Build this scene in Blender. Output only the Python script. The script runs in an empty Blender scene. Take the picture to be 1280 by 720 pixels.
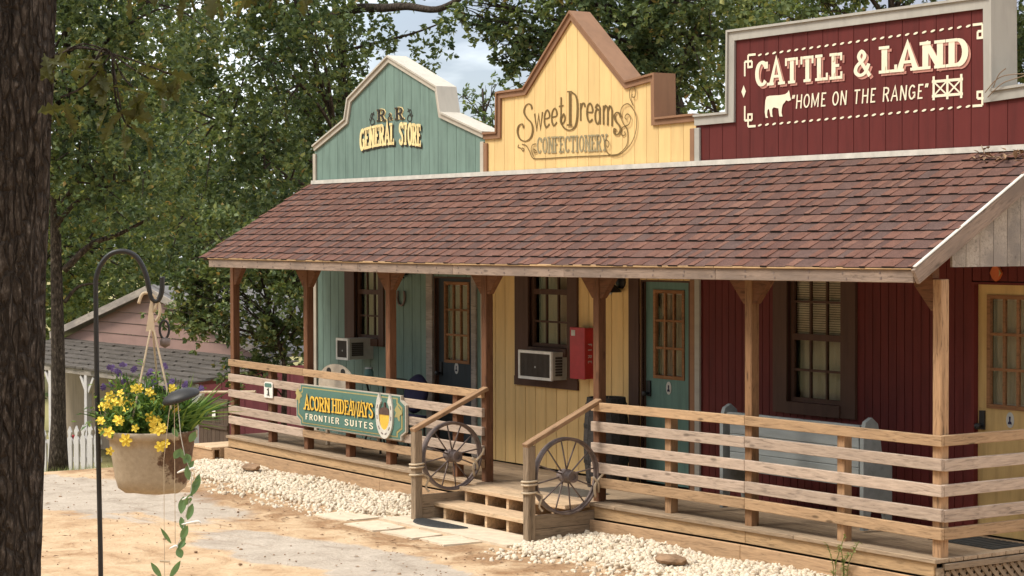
import bpy, math, random
import numpy as np
from mathutils import Vector, Matrix, Euler, noise as mnoise
R = math.radians
rng = random.Random(7)
nrg = np.random.default_rng(11)
scene = bpy.context.scene
COL = scene.collection

# ------------------------------------------------------------------ camera
cam = bpy.data.cameras.new('camera')
cam.sensor_width = 36.0
cam.lens = 2565.83 / 1280.0 * 36.0
cam.clip_start = 0.1
cam.clip_end = 3000.0
camo = bpy.data.objects.new('camera', cam)
COL.objects.link(camo)
camo.location = (11.3737, -11.8611, 2.5325)
_y, _t, _r = -0.9706, -0.0243, -0.0027
_fw = Vector((math.sin(_y) * math.cos(_t), math.cos(_y) * math.cos(_t), math.sin(_t)))
_rt = Vector((math.cos(_y), -math.sin(_y), 0.0))
_up = _rt.cross(_fw)
_r2 = _rt * math.cos(_r) + _up * math.sin(_r)
_u2 = -_rt * math.sin(_r) + _up * math.cos(_r)
camo.rotation_euler = Matrix((_r2, _u2, -_fw)).transposed().to_euler()
scene.camera = camo

# ------------------------------------------------------------------ sky, sun, exposure
SUN_EL, SUN_AZ = R(55), R(200)          # azimuth clockwise from +Y
world = bpy.data.worlds.new('World')
scene.world = world
world.use_nodes = True
wt = world.node_tree
for n in list(wt.nodes):
    wt.nodes.remove(n)
def wn(t, **k):
    n = wt.nodes.new(t)
    for a, b in k.items():
        if a in n.inputs.keys():
            n.inputs[a].default_value = b
        else:
            setattr(n, a, b)
    return n
sky = wn('ShaderNodeTexSky', sky_type='NISHITA', sun_disc=False, sun_elevation=SUN_EL, sun_rotation=SUN_AZ)
tcw = wn('ShaderNodeTexCoord')
mpw = wn('ShaderNodeMapping')
mpw.inputs['Scale'].default_value = (1.0, 1.0, 3.0)
mpw.inputs['Location'].default_value = (0.0, 0.9, 0.5)
nzw = wn('ShaderNodeTexNoise', Scale=4.2, Detail=6.0, Roughness=0.55)
crw = wn('ShaderNodeValToRGB')
crw.color_ramp.elements[0].position = 0.38
crw.color_ramp.elements[0].color = (2.6, 2.8, 3.3, 1)
crw.color_ramp.elements[1].position = 0.61
crw.color_ramp.elements[1].color = (10.5, 10.6, 10.8, 1)
nz2 = wn('ShaderNodeTexNoise', Scale=2.4, Detail=5.0)
cr2 = wn('ShaderNodeValToRGB')
cr2.color_ramp.elements[0].position = 0.25
cr2.color_ramp.elements[0].color = (0.55, 0.55, 0.55, 1)
cr2.color_ramp.elements[1].position = 0.5
cr2.color_ramp.elements[1].color = (1, 1, 1, 1)
mxw = wn('ShaderNodeMix', data_type='RGBA')
bgw = wn('ShaderNodeBackground', Strength=0.08)
ouw = wn('ShaderNodeOutputWorld')
L = wt.links.new
L(tcw.outputs['Generated'], mpw.inputs['Vector'])
L(mpw.outputs['Vector'], nzw.inputs['Vector'])
L(mpw.outputs['Vector'], nz2.inputs['Vector'])
L(nzw.outputs['Fac'], crw.inputs['Fac'])
L(nz2.outputs['Fac'], cr2.inputs['Fac'])
L(cr2.outputs['Color'], mxw.inputs['Factor'])
L(sky.outputs['Color'], mxw.inputs['A'])
L(crw.outputs['Color'], mxw.inputs['B'])
L(mxw.outputs['Result'], bgw.inputs['Color'])
L(bgw.outputs['Background'], ouw.inputs['Surface'])

sun = bpy.data.lights.new('sun', 'SUN')
sun.energy = 1.5
sun.angle = R(20)
sun.color = (1.0, 0.94, 0.84)
suno = bpy.data.objects.new('sun', sun)
COL.objects.link(suno)
_sd = Vector((math.sin(SUN_AZ) * math.cos(SUN_EL), math.cos(SUN_AZ) * math.cos(SUN_EL), math.sin(SUN_EL)))
suno.location = _sd * 40
suno.rotation_euler = _sd.to_track_quat('Z', 'Y').to_euler()

scene.view_settings.view_transform = 'Standard'
scene.view_settings.look = 'None'
scene.view_settings.exposure = 1.4
scene.view_settings.gamma = 1.0
scene.view_settings.use_curve_mapping = False

# ------------------------------------------------------------------ materials
class NT:
    def __init__(s, name):
        s.m = bpy.data.materials.new(name)
        s.m.use_nodes = True
        s.t = s.m.node_tree
        s.t.nodes.clear()
        s.out = s.n('ShaderNodeOutputMaterial')
    def n(s, t, **k):
        nd = s.t.nodes.new(t)
        for a, b in k.items():
            a2 = a.replace('_', ' ')
            if a in nd.inputs.keys(): nd.inputs[a].default_value = b
            elif a2 in nd.inputs.keys(): nd.inputs[a2].default_value = b
            else: setattr(nd, a, b)
        return nd
    def l(s, a, b): s.t.links.new(a, b)
    def ramp(s, fac, stops, interp='LINEAR'):
        r = s.n('ShaderNodeValToRGB')
        r.color_ramp.interpolation = interp
        e = r.color_ramp.elements
        while len(e) < len(stops): e.new(0.5)
        for i, (p, c) in enumerate(stops):
            e[i].position = p
            e[i].color = tuple(c) + (1,) if len(c) == 3 else c
        s.l(fac, r.inputs['Fac'])
        return r.outputs['Color']
    def mix(s, f, a, b, blend='MIX'):
        m = s.n('ShaderNodeMix', data_type='RGBA', blend_type=blend)
        for v, k in ((f, 'Factor'), (a, 'A'), (b, 'B')):
            i = m.inputs[k] if k == 'Factor' else [x for x in m.inputs if x.name == k and x.type == 'RGBA'][0]
            if hasattr(v, 'is_linked'): s.l(v, i)
            elif isinstance(v, (int, float)): i.default_value = v
            else: i.default_value = tuple(v) + (1,)
        return [o for o in m.outputs if o.type == 'RGBA'][0]
    def math(s, op, a, b=0.0, c=0.0):
        m = s.n('ShaderNodeMath', operation=op)
        for i, v in enumerate((a, b, c)):
            if hasattr(v, 'is_linked'): s.l(v, m.inputs[i])
            else: m.inputs[i].default_value = v
        return m.outputs[0]
    def coords(s, scale=(1, 1, 1), rand=True, kind='Object'):
        tc = s.n('ShaderNodeTexCoord')
        v = tc.outputs[kind]
        if rand:
            oi = s.n('ShaderNodeObjectInfo')
            k = s.math('MULTIPLY', oi.outputs['Random'], 47.0)
            ad = s.n('ShaderNodeVectorMath', operation='ADD')
            s.l(v, ad.inputs[0]); s.l(k, ad.inputs[1])
            v = ad.outputs[0]
        mp = s.n('ShaderNodeMapping')
        mp.inputs['Scale'].default_value = scale
        s.l(v, mp.inputs['Vector'])
        return mp.outputs['Vector']
    def noise(s, vec, scale=5, detail=4, rough=0.55, dist=0.0):
        n = s.n('ShaderNodeTexNoise', Scale=scale, Detail=detail, Roughness=rough, Distortion=dist)
        s.l(vec, n.inputs['Vector'])
        return n.outputs['Fac']
    def bsdf(s, col, rough=0.7, spec=0.3, metal=0.0, bump=None, bstr=0.3, bdist=0.01):
        b = s.n('ShaderNodeBsdfPrincipled')
        if hasattr(col, 'is_linked'): s.l(col, b.inputs['Base Color'])
        else: b.inputs['Base Color'].default_value = tuple(col) + (1,)
        if hasattr(rough, 'is_linked'): s.l(rough, b.inputs['Roughness'])
        else: b.inputs['Roughness'].default_value = rough
        b.inputs['Specular IOR Level'].default_value = spec
        b.inputs['Metallic'].default_value = metal
        if bump is not None:
            bp = s.n('ShaderNodeBump')
            bp.inputs['Strength'].default_value = bstr
            bp.inputs['Distance'].default_value = bdist
            s.l(bump, bp.inputs['Height'])
            s.l(bp.outputs['Normal'], b.inputs['Normal'])
        s.l(b.outputs['BSDF'], s.out.inputs['Surface'])
        return b

def sc(c, k): return tuple(min(1.0, x * k) for x in c)

def m_wood(name, c, dark=0.5, knots=0.5, var=0.3, rough=0.8, grey=None):
    t = NT(name)
    v = t.coords((1.0, 9.0, 9.0))
    g = t.noise(v, 4.2, 8, 0.68, 0.9)
    base = t.ramp(g, [(0.30, sc(c, dark * 0.8)), (0.47, c), (0.66, sc(c, 1.25))])
    if grey:
        p = t.noise(t.coords((1.2, 3, 3)), 1.6, 4)
        base = t.mix(t.ramp(p, [(0.4, (0, 0, 0)), (0.62, (1, 1, 1))]), base, grey)
    vo = t.n('ShaderNodeTexVoronoi', Scale=1.0)
    t.l(t.coords((2.6, 9.0, 9.0)), vo.inputs['Vector'])
    kn = t.ramp(vo.outputs['Distance'], [(0.07, (1, 1, 1)), (0.15, (0, 0, 0))])
    base = t.mix(t.math('MULTIPLY', kn, knots), base, sc(c, 0.22))
    oi = t.n('ShaderNodeObjectInfo')
    h = t.n('ShaderNodeHueSaturation')
    t.l(t.math('MULTIPLY_ADD', oi.outputs['Random'], var, 1 - var / 2), h.inputs['Value'])
    t.l(base, h.inputs['Color'])
    t.bsdf(h.outputs['Color'], rough, 0.2, bump=g, bstr=0.6, bdist=0.008)
    return t.m

def m_paint(name, c, rough=0.7, streak=0.26, var=0.12, dirt=0.4, spec=0.25, vert=True):
    t = NT(name)
    a = t.noise(t.coords((7, 7, 0.9) if vert else (0.9, 7, 7)), 2.0, 5, 0.6)
    b = t.noise(t.coords((1, 1, 1)), 1.7, 4, 0.6)
    col = t.ramp(a, [(0.25, sc(c, 1 - streak)), (0.5, c), (0.75, sc(c, 1 + streak * 0.4))])
    col = t.mix(t.math('MULTIPLY', t.ramp(b, [(0.5, (0, 0, 0)), (0.75, (1, 1, 1))]), dirt), col, sc(c, 0.6))
    oi = t.n('ShaderNodeObjectInfo')
    h = t.n('ShaderNodeHueSaturation')
    t.l(t.math('MULTIPLY_ADD', oi.outputs['Random'], var, 1 - var / 2), h.inputs['Value'])
    t.l(col, h.inputs['Color'])
    t.bsdf(h.outputs['Color'], rough, spec, bump=a, bstr=0.15, bdist=0.004)
    return t.m

def m_flat(name, c, rough=0.6, spec=0.3, metal=0.0, nz=0.15):
    t = NT(name)
    a = t.noise(t.coords(), 9.0, 4, 0.6)
    t.bsdf(t.ramp(a, [(0.3, sc(c, 1 - nz)), (0.7, sc(c, 1 + nz))]), rough, spec, metal)
    return t.m

M = {}
M['handrail'] = m_wood('handrail_wood', (0.340, 0.207, 0.115), 0.55, 0.5)
M['rail_orange'] = m_wood('rail_wood_orange', (0.378, 0.246, 0.140), 0.55, 0.8)
M['rail_grey'] = m_wood('rail_wood_weathered', (0.404, 0.310, 0.239), 0.62, 0.6, 0.25)
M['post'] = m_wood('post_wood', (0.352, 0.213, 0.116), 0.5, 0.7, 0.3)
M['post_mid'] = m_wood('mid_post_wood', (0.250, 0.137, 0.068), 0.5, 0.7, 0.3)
M['post_shaded'] = m_wood('shaded_post_wood', (0.151, 0.070, 0.036), 0.55, 0.5, 0.3)  # porch shade put into the wood colour of posts and braces
M['fascia'] = m_wood('fascia_wood', (0.27, 0.20, 0.155), 0.5, 0.6, 0.25, grey=(0.20, 0.152, 0.122))
M['deck'] = m_wood('deck_wood', (0.312, 0.226, 0.148), 0.6, 0.3, 0.3)
M['rim'] = m_wood('rim_wood', (0.414, 0.273, 0.146), 0.6, 0.4, 0.15)
M['skirt'] = m_wood('skirt_wood', (0.405, 0.261, 0.150), 0.75, 0.1, 0.1)
M['tread'] = m_wood('tread_wood', (0.56, 0.40, 0.25), 0.65, 0.3, 0.15)
M['cheek'] = m_wood('cheek_wood', (0.246, 0.180, 0.119), 0.55, 0.4, 0.2)
M['dark_wood'] = m_wood('dark_stained_wood', (0.085, 0.05, 0.032), 0.6, 0.2)
M['grey_board'] = m_wood('gable_board_wood', (0.33, 0.285, 0.24), 0.5, 0.4, 0.25, grey=(0.24, 0.21, 0.185))
M['teal'] = m_paint('teal_siding_paint', (0.16, 0.235, 0.197))
M['yellow'] = m_paint('yellow_siding_paint', (0.72, 0.50, 0.22), streak=0.14, dirt=0.16)
M['yellow_low'] = M['yellow']
M['red'] = m_paint('red_siding_paint', (0.112, 0.019, 0.016), dirt=0.3)
M['cream'] = m_paint('cream_trim_paint', (0.47, 0.42, 0.34), streak=0.12)
M['grey_trim'] = m_paint('grey_trim_paint', (0.38, 0.36, 0.315), streak=0.12)
M['brown_trim'] = m_paint('brown_trim_paint', (0.27, 0.145, 0.08), streak=0.15)
M['dark_brown'] = m_paint('dark_brown_paint', (0.085, 0.045, 0.03))
M['white_cap'] = m_paint('pale_cap_paint', (0.50, 0.46, 0.385), streak=0.1)
M['flash'] = m_flat('white_flashing', (0.56, 0.53, 0.47), 0.5)
M['black'] = m_flat('black_iron', (0.018, 0.017, 0.017), 0.45, 0.4)
M['blackplastic'] = m_flat('black_plastic', (0.02, 0.019, 0.018), 0.55, 0.4)
M['iron'] = m_flat('weathered_iron', (0.17, 0.13, 0.115), 0.65, 0.35, 0.3, 0.35)
M['white'] = m_flat('white_enamel', (0.74, 0.72, 0.66), 0.45)
M['ac_body'] = m_flat('beige_metal', (0.42, 0.39, 0.32), 0.5)
M['ac_grille'] = m_flat('dark_grille', (0.075, 0.062, 0.05), 0.6)
M['cabinet'] = m_flat('red_enamel', (0.36, 0.022, 0.026), 0.4)
M['curtain'] = m_paint('curtain_cloth', (0.50, 0.46, 0.37), streak=0.25)
M['blind'] = m_flat('pale_blind', (0.663, 0.612, 0.510), 0.6)
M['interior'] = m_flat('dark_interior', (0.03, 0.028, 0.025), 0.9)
M['door_navy'] = m_paint('dark_door_paint', (0.035, 0.045, 0.052))
M['door_teal'] = m_paint('teal_door_paint', (0.120, 0.211, 0.183))
M['door_yellow'] = m_paint('mustard_door_paint', (0.52, 0.36, 0.15))
M['door_wood'] = m_wood('door_lite_wood', (0.26, 0.13, 0.06), 0.6, 0.1)
M['bench'] = m_paint('blue_grey_bench_paint', (0.254, 0.275, 0.271), vert=False)
M['barrel'] = m_wood('charred_barrel_wood', (0.045, 0.04, 0.037), 0.6, 0.2)
M['rope'] = m_flat('rope_fibre', (0.50, 0.40, 0.28), 0.9, 0.1)
M['sign_green'] = m_paint('sign_green_paint', (0.09, 0.18, 0.145), vert=False, streak=0.1)
M['gold'] = m_flat('gold_paint', (0.72, 0.44, 0.055), 0.5)
M['gold_dim'] = m_flat('dull_gold_paint', (0.36, 0.30, 0.12), 0.6)
M['lettercream'] = m_flat('cream_letter_paint', (0.80, 0.72, 0.54), 0.6, nz=0.06)
M['letterblack'] = m_flat('black_letter_paint', (0.03, 0.026, 0.02), 0.6)
M['letterbrown'] = m_flat('brown_letter_paint', (0.16, 0.10, 0.03), 0.6)
M['lettergrey'] = m_flat('grey_letter_paint', (0.30, 0.25, 0.14), 0.6)
M['letterpink'] = m_flat('pink_letter_shadow', (0.50, 0.23, 0.18), 0.6)
M['letteryellow'] = m_flat('yellow_letter_paint', (0.80, 0.64, 0.31), 0.6, nz=0.08)
M['acorn_brown'] = m_flat('acorn_brown', (0.10, 0.055, 0.04), 0.6)
M['horseshoe'] = m_flat('pale_horseshoe', (0.56, 0.53, 0.46), 0.45)
M['orange'] = m_flat('orange_paint', (0.50, 0.12, 0.035), 0.5)
M['stone_brown'] = m_flat('brown_rock', (0.27, 0.17, 0.10), 0.9, nz=0.35)
M['twig'] = m_flat('dry_twig', (0.22, 0.15, 0.095), 0.9)
M['slab'] = m_flat('pale_concrete', (0.60, 0.50, 0.37), 0.9, 0.1, nz=0.14)
M['mat_black'] = m_flat('rubber_mat', (0.04, 0.04, 0.038), 0.85)
M['mat_grey'] = m_flat('woven_mat', (0.14, 0.12, 0.095), 0.95)
M['plate'] = m_flat('pale_plate', (0.45, 0.45, 0.42), 0.5)
M['chair_pale'] = m_flat('pale_wood_panel', (0.60, 0.50, 0.38), 0.7)
M['navy'] = m_flat('navy_cloth', (0.022, 0.02, 0.05), 0.9)
M['pot'] = None
M['yellow_petal'] = m_flat('yellow_petal', (0.84, 0.60, 0.07), 0.6, nz=0.25)
M['purple_petal'] = m_flat('purple_petal', (0.12, 0.075, 0.19), 0.7, nz=0.3)
M['white_petal'] = m_flat('white_petal', (0.8, 0.78, 0.72), 0.3)
M['pink_siding'] = m_paint('pink_siding_paint', (0.28, 0.175, 0.145), vert=False, streak=0.12)
M['maroon'] = m_paint('maroon_wall_paint', (0.27, 0.075, 0.085))
M['shed_roof'] = m_wood('weathered_shake', (0.095, 0.082, 0.07), 0.5, 0.2)
M['metal_roof'] = m_paint('metal_roofing', (0.16, 0.15, 0.145), rough=0.45)
M['white_wood'] = m_paint('white_picket_paint', (0.50, 0.475, 0.46), streak=0.15)
M['beige_wall'] = m_paint('beige_wall_paint', (0.33, 0.26, 0.19))
M['gate'] = m_wood('dark_gate_wood', (0.085, 0.06, 0.042), 0.6, 0.2)

# glass
t = NT('window_glass')
gl = t.n('ShaderNodeBsdfGlossy', Roughness=0.04); gl.inputs['Color'].default_value = (0.8, 0.85, 0.85, 1)
tr = t.n('ShaderNodeBsdfTransparent'); tr.inputs['Color'].default_value = (0.88, 0.86, 0.82, 1)
fr = t.n('ShaderNodeLayerWeight', Blend=0.5)
mx = t.n('ShaderNodeMixShader')
t.l(t.math('MULTIPLY_ADD', t.math('POWER', fr.outputs['Facing'], 4.0), 0.5, 0.015), mx.inputs[0]); t.l(tr.outputs[0], mx.inputs[1]); t.l(gl.outputs[0], mx.inputs[2])
t.l(mx.outputs[0], t.out.inputs['Surface'])
M['glass'] = t.m

# roof shingles: colour by piece; wide darker bases and narrow lighter teeth
def m_shingle(name, stops):
    t = NT(name)
    oi = t.n('ShaderNodeObjectInfo'); ge = t.n('ShaderNodeNewGeometry')
    f = t.math('FRACT', t.math('ADD', oi.outputs['Random'], ge.outputs['Random Per Island']))
    base = t.ramp(f, stops)
    sp = t.noise(t.coords((1, 1, 1), True), 90, 3, 0.7)
    sp2 = t.noise(t.coords((1, 1, 1), True), 11, 3, 0.6)
    base = t.mix(0.6, base, t.ramp(sp, [(0.35, (0.3, 0.3, 0.3)), (0.65, (0.75, 0.75, 0.75))]), 'OVERLAY')
    base = t.mix(0.35, base, t.ramp(sp2, [(0.35, (0.35, 0.35, 0.35)), (0.65, (0.68, 0.66, 0.64))]), 'OVERLAY')
    t.bsdf(base, 0.95, 0.1, bump=sp, bstr=0.4, bdist=0.004)
    return t.m
M['shingle'] = m_shingle('asphalt_shingle', [(0.0, (0.085, 0.052, 0.045)), (0.3, (0.114, 0.062, 0.049)), (0.6, (0.097, 0.064, 0.056)), (0.85, (0.145, 0.075, 0.057)), (1.0, (0.106, 0.058, 0.048))])
M['shingle_tooth'] = m_shingle('asphalt_shingle_tooth', [(0.0, (0.118, 0.060, 0.046)), (0.4, (0.156, 0.080, 0.059)), (0.7, (0.134, 0.064, 0.047)), (1.0, (0.171, 0.093, 0.069))])
M['shingle_edge'] = None
M['felt'] = m_flat('roof_felt', (0.06, 0.045, 0.04), 0.95)
M['shingle_edge'] = m_flat('asphalt_shadow_edge', (0.022, 0.017, 0.016), 0.95)  # cut asphalt edge, blackened to draw the shadow line under each course

# leaves
def m_leaf(name, stops, transl=0.35, rough=0.55, bough=False):
    t = NT(name)
    ge = t.n('ShaderNodeNewGeometry')
    c = t.ramp(ge.outputs['Random Per Island'], stops)
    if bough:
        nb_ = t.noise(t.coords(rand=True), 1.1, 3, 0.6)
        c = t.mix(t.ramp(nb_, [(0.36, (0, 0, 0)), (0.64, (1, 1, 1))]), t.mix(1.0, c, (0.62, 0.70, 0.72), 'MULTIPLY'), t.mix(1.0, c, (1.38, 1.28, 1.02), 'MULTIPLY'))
    d = t.n('ShaderNodeBsdfPrincipled'); d.inputs['Roughness'].default_value = rough; d.inputs['Specular IOR Level'].default_value = 0.35
    tl = t.n('ShaderNodeBsdfTranslucent')
    mx = t.n('ShaderNodeMixShader'); mx.inputs[0].default_value = transl
    t.l(c, d.inputs['Base Color'])
    t.l(t.mix(1.0, c, (1.0, 1.0, 0.55), 'MULTIPLY'), tl.inputs['Color'])
    t.l(d.outputs[0], mx.inputs[1]); t.l(tl.outputs[0], mx.inputs[2]); t.l(mx.outputs[0], t.out.inputs['Surface'])
    return t.m
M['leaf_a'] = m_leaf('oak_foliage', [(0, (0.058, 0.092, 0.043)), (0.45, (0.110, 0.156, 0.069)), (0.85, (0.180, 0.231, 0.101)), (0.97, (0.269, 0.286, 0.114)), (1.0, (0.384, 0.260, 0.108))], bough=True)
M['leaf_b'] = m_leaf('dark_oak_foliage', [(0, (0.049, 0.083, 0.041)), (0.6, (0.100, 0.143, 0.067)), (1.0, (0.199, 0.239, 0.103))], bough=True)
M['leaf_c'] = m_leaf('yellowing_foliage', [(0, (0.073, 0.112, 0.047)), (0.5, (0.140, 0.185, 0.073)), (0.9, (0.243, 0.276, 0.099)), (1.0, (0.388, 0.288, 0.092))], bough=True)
M['leaf_near'] = m_leaf('near_oak_leaf', [(0, (0.055, 0.060, 0.018)), (1.0, (0.10, 0.10, 0.03))], 0.45)
M['leaf_pot'] = m_leaf('basket_foliage', [(0, (0.035, 0.085, 0.02)), (0.6, (0.11, 0.21, 0.045)), (1.0, (0.26, 0.36, 0.08))], 0.35)
M['leaf_chime'] = m_leaf('chime_leaf', [(0, (0.07, 0.17, 0.06)), (1.0, (0.24, 0.36, 0.19))], 0.4, 0.25)
M['weed'] = m_leaf('weed_leaf', [(0, (0.14, 0.18, 0.05)), (1.0, (0.30, 0.32, 0.12))], 0.3)

# bark
def m_bark(name, a, b, s=1.0):
    t = NT(name)
    v = t.coords((10 * s, 10 * s, 4.2 * s), False)
    n = t.noise(v, 3.2, 8, 0.65, 0.4)
    n2 = t.noise(t.coords((1, 1, 1), False), 2.0, 3)
    c = t.ramp(n, [(0.34, sc(a, 0.28)), (0.5, a), (0.60, sc(b, 0.8)), (0.70, sc(b, 1.7))])
    c = t.mix(t.math('MULTIPLY', t.ramp(n2, [(0.45, (0, 0, 0)), (0.7, (1, 1, 1))]), 0.5), c, sc(a, 0.6))
    t.bsdf(c, 0.95, 0.1, bump=n, bstr=0.9, bdist=0.03)
    return t.m
t = NT('furrowed_oak_bark')
v = t.coords((26, 26, 7), False)
wv = t.noise(t.coords((6, 6, 3), False), 2.0, 4, 0.6)
ad = t.n('ShaderNodeVectorMath', operation='ADD'); t.l(v, ad.inputs[0])
cmb = t.n('ShaderNodeCombineXYZ'); t.l(t.math('MULTIPLY', wv, 2.2), cmb.inputs[0]); t.l(t.math('MULTIPLY', wv, 1.7), cmb.inputs[1]); t.l(cmb.outputs[0], ad.inputs[1])
vo = t.n('ShaderNodeTexVoronoi', Scale=1.0, feature='DISTANCE_TO_EDGE'); t.l(ad.outputs[0], vo.inputs['Vector'])
fl = t.noise(t.coords((26, 26, 9), False), 2.0, 6, 0.7)
c = t.ramp(fl, [(0.35, (0.035, 0.026, 0.02)), (0.52, (0.060, 0.047, 0.037)), (0.62, (0.115, 0.094, 0.078)), (0.72, (0.22, 0.19, 0.165))])
fur = t.ramp(vo.outputs['Distance'], [(0.0, (0.25, 0.25, 0.25)), (0.16, (1, 1, 1))])
c = t.mix(fur, (0.026, 0.020, 0.016), c)
t.bsdf(c, 0.95, 0.1, bump=t.math('ADD', t.math('MULTIPLY', fur, 0.8), t.math('MULTIPLY', fl, 0.5)), bstr=1.0, bdist=0.03)
M['bark_near'] = t.m
M['bark'] = m_bark('far_bark', (0.055, 0.043, 0.034), (0.12, 0.095, 0.075))

# flower pot with a torn brown liner showing
t = NT('clay_coloured_pot')
tc = t.n('ShaderNodeTexCoord')
vm = t.n('ShaderNodeVectorMath', operation='DISTANCE'); vm.inputs[1].default_value = (0.125, -0.06, -0.09)
t.l(tc.outputs['Object'], vm.inputs[0])
nn = t.noise(tc.outputs['Object'], 16, 5, 0.7)
dd = t.math('MULTIPLY_ADD', nn, -0.165, vm.outputs['Value'])
patch = t.ramp(dd, [(0.005, (1, 1, 1)), (0.02, (0, 0, 0))])
n3 = t.noise(tc.outputs['Object'], 60, 4, 0.7)
c = t.mix(patch, t.ramp(n3, [(0.3, (0.33, 0.265, 0.185)), (0.7, (0.43, 0.35, 0.25))]), t.ramp(n3, [(0.3, (0.08, 0.045, 0.028)), (0.7, (0.17, 0.10, 0.06))]))
t.bsdf(c, 0.85, 0.2, bump=n3, bstr=0.3, bdist=0.004)
M['pot'] = t.m

# gravel stones
t = NT('white_gravel')
ge = t.n('ShaderNodeNewGeometry')
c = t.ramp(ge.outputs['Random Per Island'], [(0, (0.36, 0.25, 0.15)), (0.2, (0.56, 0.45, 0.31)), (0.75, (0.70, 0.61, 0.46)), (1.0, (0.50, 0.41, 0.31))])
n3 = t.noise(t.coords(rand=False), 30, 4, 0.6)
c = t.mix(0.25, c, t.ramp(n3, [(0.35, (0.45, 0.36, 0.25)), (0.6, (0.85, 0.82, 0.74))]))
t.bsdf(c, 0.9, 0.15)
M['gravel'] = t.m

# ground: tan dirt with worn grey paving
t = NT('dirt_and_worn_paving')
tc = t.n('ShaderNodeTexCoord')
P = tc.outputs['Object']
big = t.noise(P, 0.55, 5, 0.6, 0.8)
med = t.noise(P, 2.4, 6, 0.65, 0.5)
fine = t.noise(P, 30, 5, 0.7)
dirt = t.ramp(med, [(0.28, (0.30, 0.17, 0.085)), (0.42, (0.47, 0.315, 0.185)), (0.58, (0.57, 0.41, 0.255)), (0.8, (0.63, 0.48, 0.32))])
pav = t.ramp(med, [(0.3, (0.33, 0.27, 0.21)), (0.5, (0.44, 0.37, 0.295)), (0.75, (0.52, 0.445, 0.36))])
sep = t.n('ShaderNodeSeparateXYZ'); t.l(P, sep.inputs[0])
def blob(cx, cy, rx, ry, ang=0.0):
    ca, sa = math.cos(ang), math.sin(ang)
    dx = t.math('SUBTRACT', sep.outputs[0], cx); dy = t.math('SUBTRACT', sep.outputs[1], cy)
    u = t.math('ADD', t.math('MULTIPLY', dx, ca / rx), t.math('MULTIPLY', dy, sa / rx))
    v = t.math('ADD', t.math('MULTIPLY', dx, -sa / ry), t.math('MULTIPLY', dy, ca / ry))
    return t.math('SQRT', t.math('ADD', t.math('MULTIPLY', u, u), t.math('MULTIPLY', v, v)))
b1 = blob(-10.2, -2.6, 2.6, 1.0, 0.0)
b2 = blob(-5.0, -2.75, 2.3, 0.62, 0.05)
dmin = t.math('MINIMUM', b1, b2)
dd = t.math('ADD', dmin, t.math('MULTIPLY_ADD', big, 2.0, -1.0))
mask = t.ramp(dd, [(0.86, (1, 1, 1)), (1.08, (0, 0, 0))])
c = t.mix(mask, dirt, pav)
# darker brown soil washed out along the gravel edge
band = t.math('ABSOLUTE', t.math('ADD', sep.outputs[1], 1.55))
bm_ = t.ramp(t.math('ADD', band, t.math('MULTIPLY_ADD', med, 1.8, -0.9)), [(0.05, (1, 1, 1)), (0.45, (0, 0, 0))])
c = t.mix(t.math('MULTIPLY', bm_, 0.75), c, t.ramp(fine, [(0.3, (0.20, 0.11, 0.055)), (0.7, (0.36, 0.21, 0.11))]))
# dark damp ruts
rt = t.noise(t.coords((0.55, 2.2, 1), False), 1.7, 6, 0.7, 1.2)
c = t.mix(t.math('MULTIPLY', t.ramp(rt, [(0.60, (0, 0, 0)), (0.70, (1, 1, 1))]), 0.55), c, (0.22, 0.125, 0.065))
c = t.mix(0.35, c, t.ramp(fine, [(0.3, (0.3, 0.3, 0.3)), (0.7, (0.7, 0.7, 0.7))]), 'OVERLAY')
# grass further off
far = t.math('MULTIPLY_ADD', sep.outputs[0], -0.28, -4.05)
fg = t.ramp(t.math('ADD', far, t.math('MULTIPLY_ADD', big, 1.2, -0.6)), [(0.2, (0, 0, 0)), (0.7, (1, 1, 1))])
c = t.mix(fg, c, t.ramp(fine, [(0.3, (0.20, 0.17, 0.075)), (0.5, (0.32, 0.28, 0.13)), (0.75, (0.20, 0.23, 0.085))]))
hh = t.math('ADD', t.math('MULTIPLY', med, 1.0), t.math('MULTIPLY', fine, 0.35))
t.bsdf(c, 0.95, 0.1, bump=hh, bstr=0.8, bdist=0.06)
M['ground'] = t.m

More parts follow.
